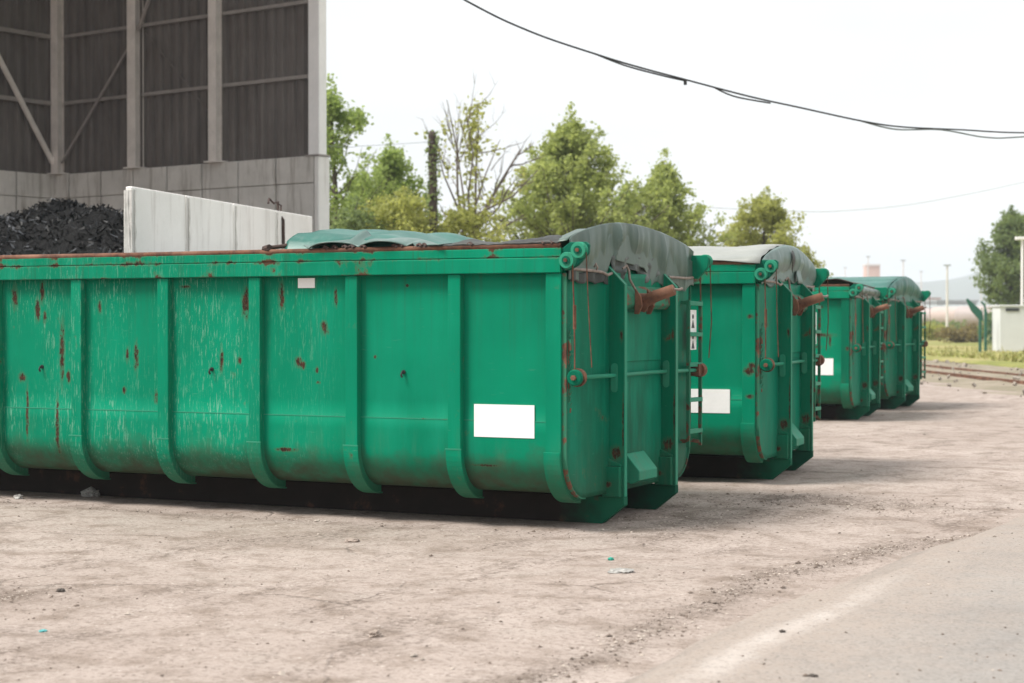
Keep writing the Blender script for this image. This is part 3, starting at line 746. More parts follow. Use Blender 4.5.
# local frame check: +Y local = rot90 of wd = (-wd.y, wd.x) = (-.172,-.9855)
def shed_mat():
    k = NT('rust_brown_cladding'); co = k.coord(); a = k.noise(k.map(co, (3, 3, .4)), 1.5, 6, .6)
    c = k.mix(k.rng(a, .35, .65), (.125, .110, .102), (.185, .165, .153))
    c = k.mix(k.math('MULTIPLY', k.rng(k.noise(co, 1.2, 5), .5, .7), .4), c, (.10, .078, .066))
    return k.fin(c, .7, 0, .3)
M['clad'] = shed_mat()
def conc_mat(name, lo, hi, stain, streak=.6, sc=1.4):
    k = NT(name); co = k.coord(); a = k.noise(co, sc, 7, .65); b = k.noise(k.map(co, (5, 5, .5)), 1.3, 6, .65); f = k.noise(co, 40, 4, .7)
    c = k.mix(k.rng(a, .34, .66), lo, hi)
    c = k.mix(k.math('MULTIPLY', k.rng(b, .52, .74), streak), c, stain)
    c = k.mix(k.math('MULTIPLY', k.rng(f, .62, .72), .5), c, stain)
    k.bump(k.math('ADD', a, k.math('MULTIPLY', f, .15)), .4, .03)
    return k.fin(c, .9, 0, .2)
M['conc'] = conc_mat('shed_concrete', (.56, .535, .50), (.70, .67, .63), (.22, .185, .155), .8)
M['conc_white'] = conc_mat('whitewashed_concrete', (.78, .76, .73), (.88, .86, .83), (.36, .31, .27), .5, 1.1)
M['conc_grey'] = conc_mat('rough_concrete', (.50, .48, .45), (.72, .69, .66), (.16, .14, .12), .8, 6)
M['white_steel'] = plain('white_cladding', (.86, .845, .83), .55, .05, 2)
M['shed_steel'] = plain('dusty_column_steel', (.72, .665, .62), .6, .12, 3)
M['girt'] = plain('dusty_girt', (.29, .262, .245), .6, .15, 3)
M['brace'] = plain('dusty_brace', (.36, .32, .30), .6, .15, 3)
def corrug(m, p0, p1, z0, z1, nrm, pitch=.27, depth=.075):
    """trapezoid sheet between two ground points, profile facing nrm"""
    p0 = Vector(p0); p1 = Vector(p1); d = p1 - p0; ln = d.length; d.normalize(); nrm = Vector(nrm)
    n = int(ln / pitch); pts = []
    for i in range(n):
        for t, h in ((0, 0), (.52, 0), (.62, 1), (.90, 1)): pts.append(p0 + d * (i + t) * pitch + nrm * h * depth)
    pts.append(p1)
    N = len(pts)
    m.add([(*p[:2], z0) for p in pts] + [(*p[:2], z1) for p in pts], [(i, i+1, N+i+1, N+i) for i in range(N-1)])
m = MB(); corrug(m, (.19, -.06, 0), (LEN, -.06, 0), HC, HT, (0, 1, 0)); m.build('cladding', M['clad'], shed, solid=.004)
m = MB(); corrug(m, (LEN + .06, 0, 0), (LEN + .06, BK, 0), HC, HT, (-1, 0, 0)); m.build('cladding', M['clad'], shed, solid=.004)
# precast push walls: panels as separate slabs with a capping course
def push_wall(x_axis, length, name='push_wall'):
    m = MB(); g = random.Random(3)
    step = 1.03; n = int(length / step + .5)
    for i in range(n):
        a0, a1 = i * step + .02, min(length, (i + 1) * step) - .02
        j = g.uniform(-.012, .012)
        for z0, z1, e in ((0, 2.0, 0), (2.012, HC - .53, .005), (HC - .52, HC, .012)):
            if x_axis: m.box((a0, -.30 + j, z0), (a1, .10 + j + e, z1))
            else: m.box((LEN - .10 - j - e, a0 + .12, z0), (LEN + .30, a1 + .12, z1))
    return m.build(name, M['conc'], shed, bevel=.012)
push_wall(True, LEN); push_wall(False, BK)
# plinth and white corner post at the front of the side wall
m = MB(); m.box((-.13, -.20, 0), (-.012, .12, HC - .02)); m.box((-.0119, -.20, 0), (.16, -.301, HC - .02)); m.build('plinth', M['conc_white'], shed, bevel=.02)
m = MB(); m.box((-.10, -.15, HC + .0), (.19, .07, HT)); m.build('corner_post', M['white_steel'], shed, bevel=.015)
m = MB(); m.box((-.14, -.21, HC - .016), (.22, .13, HC + .02)); m.build('flashing', M['girt'], shed)
# columns, girts and braces on the side wall
def hcol(m, x, y, z0, z1, w=.24, dpt=.22):
    m.box((x - w/2, y, z0), (x + w/2, y + .02, z1)); m.box((x - w/2, y + dpt, z0), (x + w/2, y + dpt + .02, z1)); m.box((x - .012, y + .0205, z0), (x + .012, y + dpt - .0005, z1))
cols = (2.66, 5.06, LEN - .22)
for x in cols:
    m = MB(); hcol(m, x, -.005, HC, HT, .25 if x == cols[1] else .22)
    m.box((x - .2, -.02, HC), (x + .2, .28, HC + .03)); m.build('column', M['shed_steel'], shed)
for z in (HC + 1.55, HC + 3.0):
    for a, b in ((.20, cols[0] - .16), (cols[0] + .16, cols[1] - .17), (cols[1] + .17, cols[2] - .15)):
        m = MB(); m.bar((a, .06, z), (b, .06, z), .06, .07); m.build('girt', M['girt'], shed)
m = MB(); m.bar((cols[2] - .12, .13, HC + .25), (cols[1] + .15, .13, HC + 2.6), .04, .05); m.build('brace', M['girt'], shed)
m = MB(); m.bar((cols[1] - .12, .13, HC + 2.9), (cols[0] + 1.5, .13, HC + 4.4), .05, .06); m.build('brace', M['brace'], shed)
m = MB(); m.bar((cols[0] + .15, .01, HC + .9), (cols[1] - .16, .01, HC + 2.9), .02, .035); m.build('brace', M['clad'], shed)
# back wall frame
for y in (5.2, 10.4):
    m = MB(); hcol(m, 0, 0, HC, HT); 
    for i, v in enumerate(m.v): m.v[i] = (LEN - .24 + v[1], y + v[0], v[2])
    m.build('column', M['shed_steel'], shed)
for z in (HC + 1.55, HC + 3.0):
    m = MB(); m.bar((LEN - .10, .1, z), (LEN - .10, BK, z), .07, .09); m.build('girt', M['girt'], shed)
m = MB(); m.bar((LEN - .16, .12, HC + .1), (LEN - .16, 2.6, HC + 3.8), .06, .10); m.build('brace', M['shed_steel'], shed)
# roof: sloping sheet on rafters
m = MB(); m.prism([(-.7, HT + .0), (LEN + .5, HT + .35), (LEN + .5, HT + .5), (-.7, HT + .15)], 'y', -.6, BK + .6); rf = m.build('roof', M['clad'], shed)
m = MB()
for y in (.3, 5.2, 10.4): m.bar((-.4, y, HT - .22), (LEN - .4, y, HT - .05), .16, .30)
m.build('rafter', M['shed_steel'], shed)
tag(shed, 'open fronted storage shed with brown corrugated cladding on concrete push walls', 'shed')
# heap of shredded scrap inside
k = NT('shredded_rubber'); co = k.coord(); f = k.noise(co, 9, 5, .7)
M['scrap'] = k.fin(k.mix(k.rng(f, .4, .7), (.004, .004, .004), (.012, .012, .013)), .7, 0, .2); k.bump(f, 1, .1)
rnd = random.Random(11)
hp = []
for cx, cd, top, r in ((58, 26.5, 199, 2.6), (15, 25.5, 214, 2.4), (105, 25.0, 208, 2.0), (-30, 25, 212, 3.0), (80, 25.5, 203, 2.2)):
    q = at(cx, top, cd); hp.append((q.x, q.y, q.z, r))
H0 = gnd(45, 26); 
def heap_z(x, y):
    z = 0
    for (a, b, h, r) in hp:
        d = math.hypot(x - a, y - b) / r
        z = max(z, h * max(0, 1 - .30 * d - .13 * d * d))
    return z + .13 * noise.noise(Vector((x * 1.6, y * 1.6, 0))) + .08 * noise.noise(Vector((x * 4, y * 4, 2)))
m = MB(); m.sheet(70, 70, lambda u, v: (H0.x - 5 + u * 9 - 0, H0.y - 4.5 + v * 9, max(-.05, heap_z(H0.x - 5 + u * 9, H0.y - 4.5 + v * 9))))
heap = m.build('scrap_heap', M['scrap'])
tag(heap, 'black heap of shredded scrap inside the shed behind the nearest container', 'scrap heap')
m = MB()
for i in range(16000):
    x = H0.x - 4.6 + rnd.random() * 8.4; y = H0.y - 4.2 + rnd.random() * 8.4; z = heap_z(x, y)
    if z < .8: continue
    ln, wd_ = rnd.uniform(.02, .075), rnd.uniform(.008, .022)
    Mx = Matrix.Translation((x, y, z + rnd.uniform(0, .03))) @ Matrix.Rotation(rnd.uniform(0, 6.28), 4, 'Z') @ Matrix.Rotation(rnd.uniform(-1.1, 1.1), 4, 'Y') @ Matrix.Rotation(rnd.uniform(-1, 1), 4, 'X')
    m.add([Mx @ Vector(p) for p in ((-ln, -wd_, 0), (ln * .8, -wd_ * .7, .01), (ln, wd_, .02), (-ln * .7, wd_, -.01))], [(0, 1, 2, 3)])
k = NT('shreds'); ri = k.n('ShaderNodeNewGeometry').outputs['Random Per Island']
M['shred'] = k.fin(k.mix(k.rng(ri, .72, 1), (.005, .005, .005), (.08, .085, .095)), .5, 0, .3)  # the few paler shreds are glints put into the colour
tag(m.build('shreds', M['shred'], heap, recalc=False), kind='stuff')

# free standing whitewashed wall: precast blocks in line
wA = at(132.5, 187, 17.55); wB = at(313, 215, 22.6); wA.z = wB.z = 0
wdir = (wB - wA).normalized(); wl = (wB - wA).length
dw = empty('dividing_wall', wA, math.atan2(wdir.y, wdir.x))
nb = 4
for i in range(nb):
    m = MB(); a0 = i * wl / nb + .012; a1 = (i + 1) * wl / nb - .012; g = random.Random(i)
    htop = 2.86
    nj = 14
    def face(u, v):
        z = v * htop; x = a0 + (a1 - a0) * u
        x += .03 * noise.noise(Vector((v * 5, i, 0))) * (1 if u < .02 or u > .98 else 0) - (.015 if u < .02 and noise.noise(Vector((v * 9, i, 5))) > .2 else 0)
        return x, z
    vs = []
    m.prism([(a0 + .02 * noise.noise(Vector((j * .7, i, 1))), j / nj * htop) for j in range(nj + 1)] + [(a1 + .02 * noise.noise(Vector((j * .7, i, 2))), j / nj * htop) for j in range(nj, -1, -1)], 'y', -.0, .08)
    bl = m.build('wall_block', M['conc_white'], dw, bevel=.015)
    m = MB(); jx = a0 + .03
    m.sheet(3, 26, lambda u, v: (a0 + .02 + u * (.035 + .05 * noise.noise(Vector((v * 22, i, 3))) + .03 * noise.noise(Vector((v * 60, i, 7)))), -.006, .02 + v * (htop - .05)))
    m.build('spalled_edge', M['conc_grey'], bl, solid=.008)
    if i == 0:
        m = MB(); m.sheet(6, 26, lambda u, v: (a0 - .026 + .012 * noise.noise(Vector((v * 12, u * 4, 8))), -.006 + u * .088, .02 + v * (htop - .06)))
        m.build('broken_end', M['conc_grey'], bl, solid=.01)
g0 = wl * .79
for pts, r in (([(g0, .05, 2.8), (g0 + .02, .06, 2.98), (g0 - .12, .06, 2.95), (g0 - .22, .08, 3.0), (g0 - .3, .06, 2.94)], .014), ([(g0, .05, 2.84), (g0 + .0, -.014, 2.75), (g0 + .01, -.014, 2.4)], .022),
               ([(g0 + .06, .05, 2.8), (g0 + .13, .06, 2.94), (g0 + .1, .1, 2.96)], .012)):
    m = MB(); m.tube(pts, r, 6); m.build('lifting_loop', M['lash'], dw)
tag(dw, 'whitewashed concrete dividing wall of four blocks in front of the shed', 'wall')

# ------------------------------------------------------------------ trees
def leaf_material(name, lo, hi, dead=None):
    k = NT(name); g = k.n('ShaderNodeNewGeometry'); ri = g.outputs['Random Per Island']
    big = k.noise(k.coord(), .9, 3)
    f = k.math('ADD', k.math('MULTIPLY', ri, .65), k.math('MULTIPLY', k.rng(big, .3, .7), .35))
    c = k.mix(f, lo, hi)
    k.fin(c, .5, 0, .35)
    tr = k.n('ShaderNodeBsdfTranslucent', {'Color': k.mix(.5, c, (hi[0]*1.3, hi[1]*1.25, hi[2]*.8))})
    ms = k.n('ShaderNodeMixShader', {0: .58, 1: k.b.outputs[0], 2: tr.outputs[0]})
    k.t.links.new(ms.outputs[0], k.out.inputs['Surface']); return k.m
M['leaf_poplar'] = leaf_material('leaf_poplar', (.21, .27, .075), (.46, .52, .20))
M['leaf_yellow'] = leaf_material('leaf_yellow', (.24, .275, .07), (.48, .50, .18))
M['leaf_dark'] = leaf_material('leaf_dark', (.12, .185, .075), (.27, .34, .15))
M['leaf_mid'] = leaf_material('leaf_mid', (.165, .25, .07), (.39, .49, .17))
M['leaf_scrub'] = leaf_material('leaf_scrub', (.14, .11, .05), (.30, .25, .12))
M['bark'] = plain('bark', (.10, .08, .065), .9, .35, 8, bump=.5)
M['bark_pale'] = plain('bark_pale', (.16, .13, .11), .9, .3, 8, bump=.5)

def add_leaf(m, p, size, rnd):
    d = Vector((rnd.gauss(0, 1), rnd.gauss(0, 1), rnd.gauss(0, .7))).normalized()
    u = d.cross(Vector((rnd.gauss(0, 1), rnd.gauss(0, 1), rnd.gauss(0, 1)))).normalized(); w = d.cross(u)
    s = size * rnd.uniform(.6, 1.35)
    m.add([p - d * s * .5, p + u * s * .36 + w * s * .06, p + d * s * .55, p - u * s * .36 + w * s * .06], [(0, 1, 2, 3)])
def tree(label, base, h, radius_fn, mat, seed, n_limbs=60, leaves=9000, leaf=.17, up=.9, t0=.12, bark='bark', gap=.25, cat='tree', group='trees behind the containers', name='poplar_tree', clump=.45, lean=0):
    rnd = random.Random(seed); root = empty(name, base)
    tw = MB(); lf = MB()
    ph = rnd.uniform(0, 6)
    def axis(t): return Vector((lean * t * h + .02 * h * math.sin(t * 4 + ph) * t, .02 * h * math.cos(t * 3.3 + ph) * t, h * t))
    r0 = .018 * h + .03
    tw.tube([axis(i / 12 * .97) for i in range(13)], [r0 * (1 - i / 12 * .93) for i in range(13)], 8)
    tk = tw
    limb = MB(); per = leaves / n_limbs; tips = []
    for i in range(n_limbs):
        t = t0 + (1 - t0) * ((i + rnd.random()) / n_limbs) ** .9
        t = min(t, .985)
        az = i * 2.399 + rnd.uniform(-.5, .5); rr = radius_fn(t) * rnd.uniform(.70, 1.12)
        s = axis(t * .94 if t < .5 else max(t - .09, .05)); out = Vector((math.cos(az), math.sin(az), 0))
        rise = rr * up * rnd.uniform(.6, 1.35)
        pts = [s + out * rr * q + Vector((0, 0, rise * q ** 1.3)) + Vector((rnd.uniform(-1, 1), rnd.uniform(-1, 1), rnd.uniform(-1, 1))) * .05 * rr for q in (0, .35, .7, 1)]
        limb.tube(pts, [max(.008, .012 * rr + .02 * (1 - t)) * q for q in (1, .75, .5, .25)], 5)
        if rnd.random() < gap * .35: continue
        nsub = max(2, int(3 + rr * 2))
        for sidx in range(nsub):
            q = rnd.uniform(.3, 1.08); qq = min(q, 1) * 3; a = int(min(qq, 2.999)); fr = qq - a
            p = pts[a].lerp(pts[a + 1], fr)
            dv = Vector((rnd.gauss(0, 1), rnd.gauss(0, 1), rnd.gauss(.45, .8))).normalized() * rnd.uniform(.25, .6) * (clump * (1 + rr * .25))
            limb.tube([p, p + dv * .6 + Vector((0, 0, .03)), p + dv], [.008, .006, .003], 4, False)
            for l in range(int(per / nsub)):
                w = rnd.random() ** .7
                pp = p + dv * w + Vector((rnd.gauss(0, 1), rnd.gauss(0, 1), rnd.gauss(0, 1))) * clump * .30 * (1.1 - .5 * w)
                add_leaf(lf, pp, leaf, rnd)
    # leading shoot
    for l in range(int(per * 1.0)):
        t = rnd.uniform(.78, 1.02); p = axis(t) + Vector((rnd.gauss(0, 1), rnd.gauss(0, 1), 0)) * (.05 + (1.02 - t) * radius_fn(.7) * 1.2)
        add_leaf(lf, p, leaf, rnd)
    tw.build('trunk', M[bark], root, smooth=True)
    limb.build('limbs', M[bark], root)
    lf.build('crown', mat, root, recalc=False)
    tag(root, label, cat, group)
    return root
def cone(r, belly=.25, p=.8):
    return lambda t: r * (min(1, t / belly) ** .6) * max(.06, (1 - max(0, (t - belly) / (1 - belly))) ** p)
def tb(x, d): return gnd(x, d)
def hgt(y, d): return CAM_H + (YH - y) / FPX * d
GT = 'trees behind the containers'
tree('tall leafy poplar rising right beside the white shed post', tb(338, 47), hgt(80, 47), cone(1.45, .35, .45), M['leaf_mid'], 1, 60, 11000, .11, 1.3)
tree('loose airy young poplar next right of the tall poplar by the shed post', tb(392, 50), hgt(140, 50), cone(1.7, .3, .7), M['leaf_mid'], 2, 70, 12000, .11, 1.4, gap=.4)
tree('smaller airy sapling between the shed poplar and the yellow bush', tb(366, 52), hgt(165, 52), cone(1.3, .3, .6), M['leaf_mid'], 8, 56, 10000, .11, 1.3, gap=.5)
tree('large dense conical poplar rising behind the front end of the nearest container', tb(574, 55), hgt(107, 55), cone(2.8, .40, .80), M['leaf_poplar'], 3, 180, 46000, .115, .75, gap=.1, clump=.42)
tree('shorter conical poplar just right of the large dense one', tb(668, 57), hgt(152, 57), cone(2.0, .40, .75), M['leaf_poplar'], 4, 110, 23000, .12, .8, gap=.3)
tree('leafy low tree filling the gap between the two conical poplars', tb(630, 58), hgt(186, 58), cone(1.6, .4, .5), M['leaf_mid'], 14, 60, 11000, .12, .7, gap=.3)
tree('yellow green poplar rising behind the pale domed tarpaulin', tb(762, 62), hgt(190, 62), cone(2.1, .42, .6), M['leaf_yellow'], 5, 84, 19000, .12, .8, gap=.4)
tree('thin spindly sapling at the right foot of the yellow green poplar', tb(806, 62), hgt(252, 62), cone(1.2, .4, .6), M['leaf_yellow'], 15, 20, 1300, .12, .6, gap=.6, name='sapling')
tree('dense dark tree standing behind the grey cabinet at the right edge', tb(1010, 96), hgt(208, 96), cone(1.75, .42, .5), M['leaf_dark'], 6, 90, 16000, .18, .6, t0=.15, name='broadleaf_tree', group='trees beyond the yard', clump=.7)
tree('yellowish bush with reddish tips at the foot of the ivy covered pole', tb(404, 45), hgt(190, 45), cone(1.75, .5, .35), M['leaf_yellow'], 7, 60, 12000, .10, .3, t0=.2, name='bush', cat='bush', group='bushes behind the containers')
tree('green bush under the bare branched tree', tb(462, 46), hgt(203, 46), cone(1.9, .5, .4), M['leaf_yellow'], 9, 56, 9000, .10, .3, t0=.2, name='bush', cat='bush', group='bushes behind the containers')
tree('low dark green bush at the foot of the tall poplar by the shed post', tb(352, 44), hgt(200, 44), cone(1.3, .5, .4), M['leaf_dark'], 10, 40, 5000, .10, .3, t0=.2, name='bush', cat='bush', group='bushes behind the containers')

# half dead tree: long bare branches, a few leaves
rnd = random.Random(21); bt = empty('bare_tree', tb(470, 47)); br = MB(); lf = MB()
B0 = Vector(bt.location)
def rel(x, y, d): return at(x, y, d) - B0
def branch(p, q, r, depth):
    mid = [p.lerp(q, t) + Vector((rnd.uniform(-1, 1), rnd.uniform(-1, 1), rnd.uniform(-1, 1))) * (q - p).length * .045 for t in (.3, .65)]
    br.tube([p] + mid + [q], [r, r * .75, r * .5, r * .22], 6, False)
    ln = (q - p).length
    if depth == 0: return
    for i in range(5 if depth == 2 else 3):
        t = rnd.uniform(.3, .95); s = p.lerp(q, t); d = (q - p).normalized()
        d = (d + Vector((rnd.gauss(0, .5), rnd.gauss(0, .5), rnd.gauss(.1, .4)))).normalized()
        branch(s, s + d * ln * rnd.uniform(.18, .42), r * .4, depth - 1)
        if rnd.random() < .10:
            for l in range(22):
                add_leaf(lf, s + d * ln * .25 * rnd.random() + Vector((rnd.gauss(0, 1), rnd.gauss(0, 1), rnd.gauss(0, 1))) * .12, .12, rnd)
fork = rel(468, 236, 47); br.tube([Vector((0, 0, 0)), fork * .5 + Vector((.05, 0, 0)), fork], [.16, .13, .10], 8)
for (x, y, dd, r, w) in ((447, 100, 0, .045, 0), (479, 130, .5, .055, 0), (520, 150, 1, .07, 0), (538, 170, -.5, .05, 0), (508, 190, -1, .05, 0), (455, 120, .8, .04, 0), (436, 140, -.4, .04, 0), (500, 140, 1.4, .045, 0), (524, 215, -.6, .05, 0), (440, 205, .6, .04, 0), (466, 108, -.8, .035, 0)):
    branch(fork + Vector((rnd.uniform(-.2, .2), rnd.uniform(-.2, .2), rnd.uniform(-.3, .1))), rel(x, y, 47 + dd), r, 2)
for i in range(800):      # yellowing leaves on the leading shoot and low down
    t = rnd.random(); p = rel(468, 225, 47).lerp(rel(474, 108, 47.3), t) + Vector((rnd.gauss(0, 1), rnd.gauss(0, 1), rnd.gauss(0, 1))) * .16
    if 0.25 < t < .55 and rnd.random() < .8: continue
    add_leaf(lf, p, .12, rnd)
br.build('branches', M['bark_pale'], bt); lf.build('leaves', M['leaf_yellow'], bt, recalc=False)
tag(bt, 'half dead tree with long bare branches and few yellow leaves', 'tree', GT)
# dark broken pole overgrown with ivy
pb = tb(433, 45.5); pp = empty('wooden_pole', pb); ph_ = hgt(131, 45.5)
m = MB(); m.tube([(0, 0, -.1), (.03, 0, ph_ * .5), (-.02, 0, ph_ - .1), (-.03, .01, ph_)], [.13, .115, .105, .06], 10); m.build('post', plain('dark_wood', (.06, .042, .034), .9, .4, 9, bump=.6), pp, smooth=True)
m = MB(); rnd = random.Random(4)
for i in range(1100):
    z = rnd.random() ** .8 * ph_; a = rnd.uniform(0, 6.28); r = .10 + rnd.random() ** 2 * .14
    add_leaf(m, Vector((math.cos(a) * r, math.sin(a) * r, z)), .09, rnd)
m.build('ivy', M['leaf_dark'], pp, recalc=False)
tag(pp, 'dark broken wooden pole wrapped in ivy among the trees', 'pole')

# ------------------------------------------------------------------ overhead cables
M['cable'] = plain('black_cable', (.025, .025, .027), .6, .2)
M['cable_pale'] = plain('pale_cable', (.45, .46, .46), .6, .1)
M['cable_grey'] = plain('grey_cable', (.20, .23, .23), .6, .2)
def cable(name, ctrl, r, mat, label, n=16, parent=None):
    pts = [at(*c) for c in ctrl]
    out = []
    for i in range(len(pts) - 1):
        p0 = pts[max(i-1, 0)]; p1 = pts[i]; p2 = pts[i+1]; p3 = pts[min(i+2, len(pts)-1)]
        for s in range(n):
            t = s / n
            out.append(.5 * ((2*p1) + (p2 - p0) * t + (2*p0 - 5*p1 + 4*p2 - p3) * t*t + (3*p1 - p0 - 3*p2 + p3) * t**3))
    out.append(pts[-1])
    m = MB(); m.tube(out, r, 6); o = m.build(name, mat, parent, smooth=True)
    if label: tag(o, label, 'cable', 'overhead cables')
    return o
main_c = [(300, -95, 24), (460, -2, 25), (530, 32, 25.6), (600, 56, 26.2), (640, 68, 26.6), (685, 80, 27), (750, 97, 27.6), (800, 108, 28), (860, 121, 28.6), (900, 127, 29), (960, 130, 29.6), (1024, 133, 30.2), (1150, 132, 31.5)]
ca_ = cable('overhead_cable', main_c, .0145, M['cable'], 'black twisted overhead cable sagging across the top of the photo')
cable('loose_strand', [(594, 54, 26.2), (625, 66, 26.5), (662, 76, 26.8), (684, 81, 27)], .013, M['cable'], None, parent=ca_)
cable('loose_strand', [(715, 88.5, 27.3), (735, 97, 27.5), (770, 103.5, 27.8)], .013, M['cable'], None, parent=ca_)
cable('loose_strand', [(858, 120.5, 28.6), (895, 129.5, 29), (940, 130, 29.4), (985, 137.5, 29.9), (1024, 137, 30.2), (1150, 128, 31.5)], .014, M['cable_grey'], None, parent=ca_)
m = MB(); q = at(685, 82, 27); m.box(q - Vector((.02, .02, .05)), q + Vector((.02, .02, .03))); m.build('clamp', M['black'], ca_)
cable('overhead_cable', [(560, 196, 72), (700, 207, 75), (800, 211.5, 78), (850, 210.5, 80), (920, 203, 82), (1024, 182, 86), (1150, 150, 90)], .016, M['cable_pale'], 'thin faint grey cable low in the sky at the right')
cable('overhead_cable', [(150, 128, 40), (328, 146, 42), (365, 146, 42.5), (433, 142, 45)], .006, M['cable_grey'], 'thin dark cable running from the ivy pole towards the shed')

# ------------------------------------------------------------------ far side of the yard
k = NT('rough_grass'); co = k.coord(); a = k.noise(co, .12, 6, .6); b = k.noise(co, .8, 6, .7)
c = k.mix(k.rng(a, .38, .62), (.22, .23, .07), (.36, .31, .14)); c = k.mix(k.math('MULTIPLY', k.rng(b, .48, .66), .6), c, (.12, .14, .04))
M['grass'] = k.fin(c, .95, 0, .1)
def far_pt(t, s):
    """t along the far yard edge (left to right), s back from it"""
    e0, e1 = Vector((-17.2, 70.5, 0)), Vector((-8.0, 52.5, 0)); d = (e1 - e0); n = Vector((-d.y, d.x, 0)).normalized(); n = n if n.y > 0 else -n
    return e0 + d * t + n * s
m = MB(); rnd = random.Random(5)
def gpt(u, v):
    p = far_pt(-8 + u * 15, .2 + v * v * 260); p.z = .03 + .10 * min(1, v * 30) + (.25 * noise.noise(p * .15) if v > .05 else 0) * .5
    return p
m.sheet(90, 60, gpt); tag(m.build('grass_field', M['grass'], smooth=True), kind='structure')
m = MB()
for i in range(15000):
    p = far_pt(rnd.uniform(-.9, 2.6), 1.2 + rnd.random() ** 1.6 * 38); p.z = .10
    h = rnd.uniform(.06, .20) * (2.2 if rnd.random() < .08 else 1); a = rnd.uniform(0, 6.28); w = Vector((math.cos(a), math.sin(a), 0)) * .05
    ln = Vector((rnd.gauss(0, .12), rnd.gauss(0, .12), h))
    m.add([p - w, p + w, p + ln], [(0, 1, 2)])
k = NT('grass_blades'); ri = k.n('ShaderNodeNewGeometry').outputs['Random Per Island']
M['blades'] = k.fin(k.mix(ri, (.20, .24, .05), (.42, .38, .16)), .8, 0, .1)
tag(m.build('grass', M['blades'], recalc=False), kind='stuff')
# ballast and the rails of a siding along the far edge
M['ballast'] = conc_mat('ballast', (.20, .175, .12), (.32, .27, .215), (.14, .14, .06), .8, .9)
m = MB(); m.sheet(120, 8, lambda u, v: far_pt(-3 + u * 8, -6.2 + v * 7.4) + Vector((0, 0, -.01 + .07 * math.sin(math.pi * v) + .05 * noise.noise(Vector((u * 90, v * 9, 0))))))
tag(m.build('track_ballast', M['ballast'], smooth=True), kind='structure')
for s, lab in ((-4.2, 'rusty rail of the siding nearest the yard'), (-2.6, 'rusty rail of the siding nearest the grass')):
    a, b = far_pt(-3, s), far_pt(5, s); m = MB()
    m.bar(a + Vector((0, 0, .085)), b + Vector((0, 0, .085)), .06, .07); m.bar(a + Vector((0, 0, .045)), b + Vector((0, 0, .045)), .12, .012)
    tag(m.build('rail', M['rust']), lab, 'rail', 'rails of the siding')
# small weeds and rubble beside the track
m = MB()
for i in range(220):
    p = far_pt(rnd.uniform(-.6, 2), rnd.uniform(-7.0, -.3)); s = rnd.uniform(.015, .05) * (1.8 if rnd.random() < .05 else 1)
    Mx = Matrix.Translation(p + Vector((0, 0, .08))) @ Matrix.Rotation(rnd.uniform(0, 6), 4, Vector((rnd.random(), rnd.random(), rnd.random())).normalized())
    m.box((-s, -s * .8, -s * .6), (s, s * .7, s * .6), Mx)
tag(m.build('rubble', plain('pale_rubble', (.30, .26, .22), .9, .35, 2)), kind='stuff')

# grey cabinet and lamp post at the right edge
M['grey_panel'] = plain('grey_panel', (.68, .70, .70), .5, .04, 2)
cb = gnd(1000, 78.4); cab = empty('equipment_cabinet', cb, YAW)
hcab = hgt(305, 78.4)
m = MB(); m.box((0, 0, .12), (2.6, 1.3, hcab - .08)); m.build('body', M['grey_panel'], cab, bevel=.02)
m = MB(); m.box((-.06, -.06, hcab - .078), (2.66, 1.36, hcab)); m.build('lid', M['grey_panel'], cab, bevel=.02)
m = MB(); m.box((-.03, -.03, 0), (2.63, 1.33, .118)); m.build('plinth', M['conc'], cab)
m = MB(); m.box((.25, -.035, hcab - .28), (.85, -.004, hcab - .14)); m.build('vent', M['dark_mark'], cab)
tag(cab, 'pale grey equipment cabinet standing in the grass at the right edge', 'cabinet')
lp = gnd(1022, 82); lamp = empty('lamp_post', lp, YAW); hl = hgt(240, 82)
m = MB(); m.tube([(0, 0, 0), (0, 0, .6), (0, 0, .62), (0, 0, hl)], [.10, .10, .07, .06], 12); m.build('pole', M['white_steel'], lamp)
m = MB(); m.box((-.32, -.14, hl), (.5, .14, hl + .14)); m.build('lamp_head', M['white_steel'], lamp, bevel=.03)
tag(lamp, 'white lamp post with a flat head behind the grey cabinet', 'lamp post')
# green gate with angled plates and mesh fence
M['fence_green'] = plain('fence_green', (.012, .11, .075), .5, .2, 3)
def gatepost(px, d, top, plate):
    b = gnd(px, d); o = empty('gate_post', b, YAW); h = hgt(top, d)
    m = MB(); m.box((-.055, -.055, 0), (.055, .055, h)); m.build('post', M['fence_green'], o, bevel=.01)
    m = MB()
    if plate: m.prism([(-.62, h + .55), (-.55, h + .60), (.10, h + .02), (.14, h - .38), (-.03, h - .36), (-.40, h + .06)], 'y', -.04, .04)
    else: m.tube([(0, 0, h - .02), (-.05, 0, h + .22), (-.2, 0, h + .38)], .05, 8)
    m.build('end_plate' if plate else 'curved_tip', M['fence_green'], o, bevel=.008)
    return o
tag(gatepost(980, 77, 312, True), 'dark green post with a slanted plate on top, left end of the gate', 'post')
tag(gatepost(985.5, 78.5, 310, False), 'dark green post with a curved tip beside the slanted plate', 'post')
fence = empty('mesh_fence', gnd(985, 79.5), YAW + R(35))
for i in range(6):
    m = MB(); m.bar((i * .62, 0, 0), (i * .62, 0, 1.95), .06, .06, (0, 1, 0)); m.build('post', M['fence_green'], fence)
m = MB()
for i in range(38): m.bar((i * .085, .0, .1), (i * .085, 0, 1.85), .012, .012, (0, 1, 0))
for z in (.15, .6, 1.05, 1.5, 1.85): m.bar((0, .015, z), (3.15, .015, z), .015, .02)
m.build('mesh_panel', M['fence_green'], fence)
tag(fence, 'dark green wire mesh fence between the gate posts and the grey cabinet', 'fence')

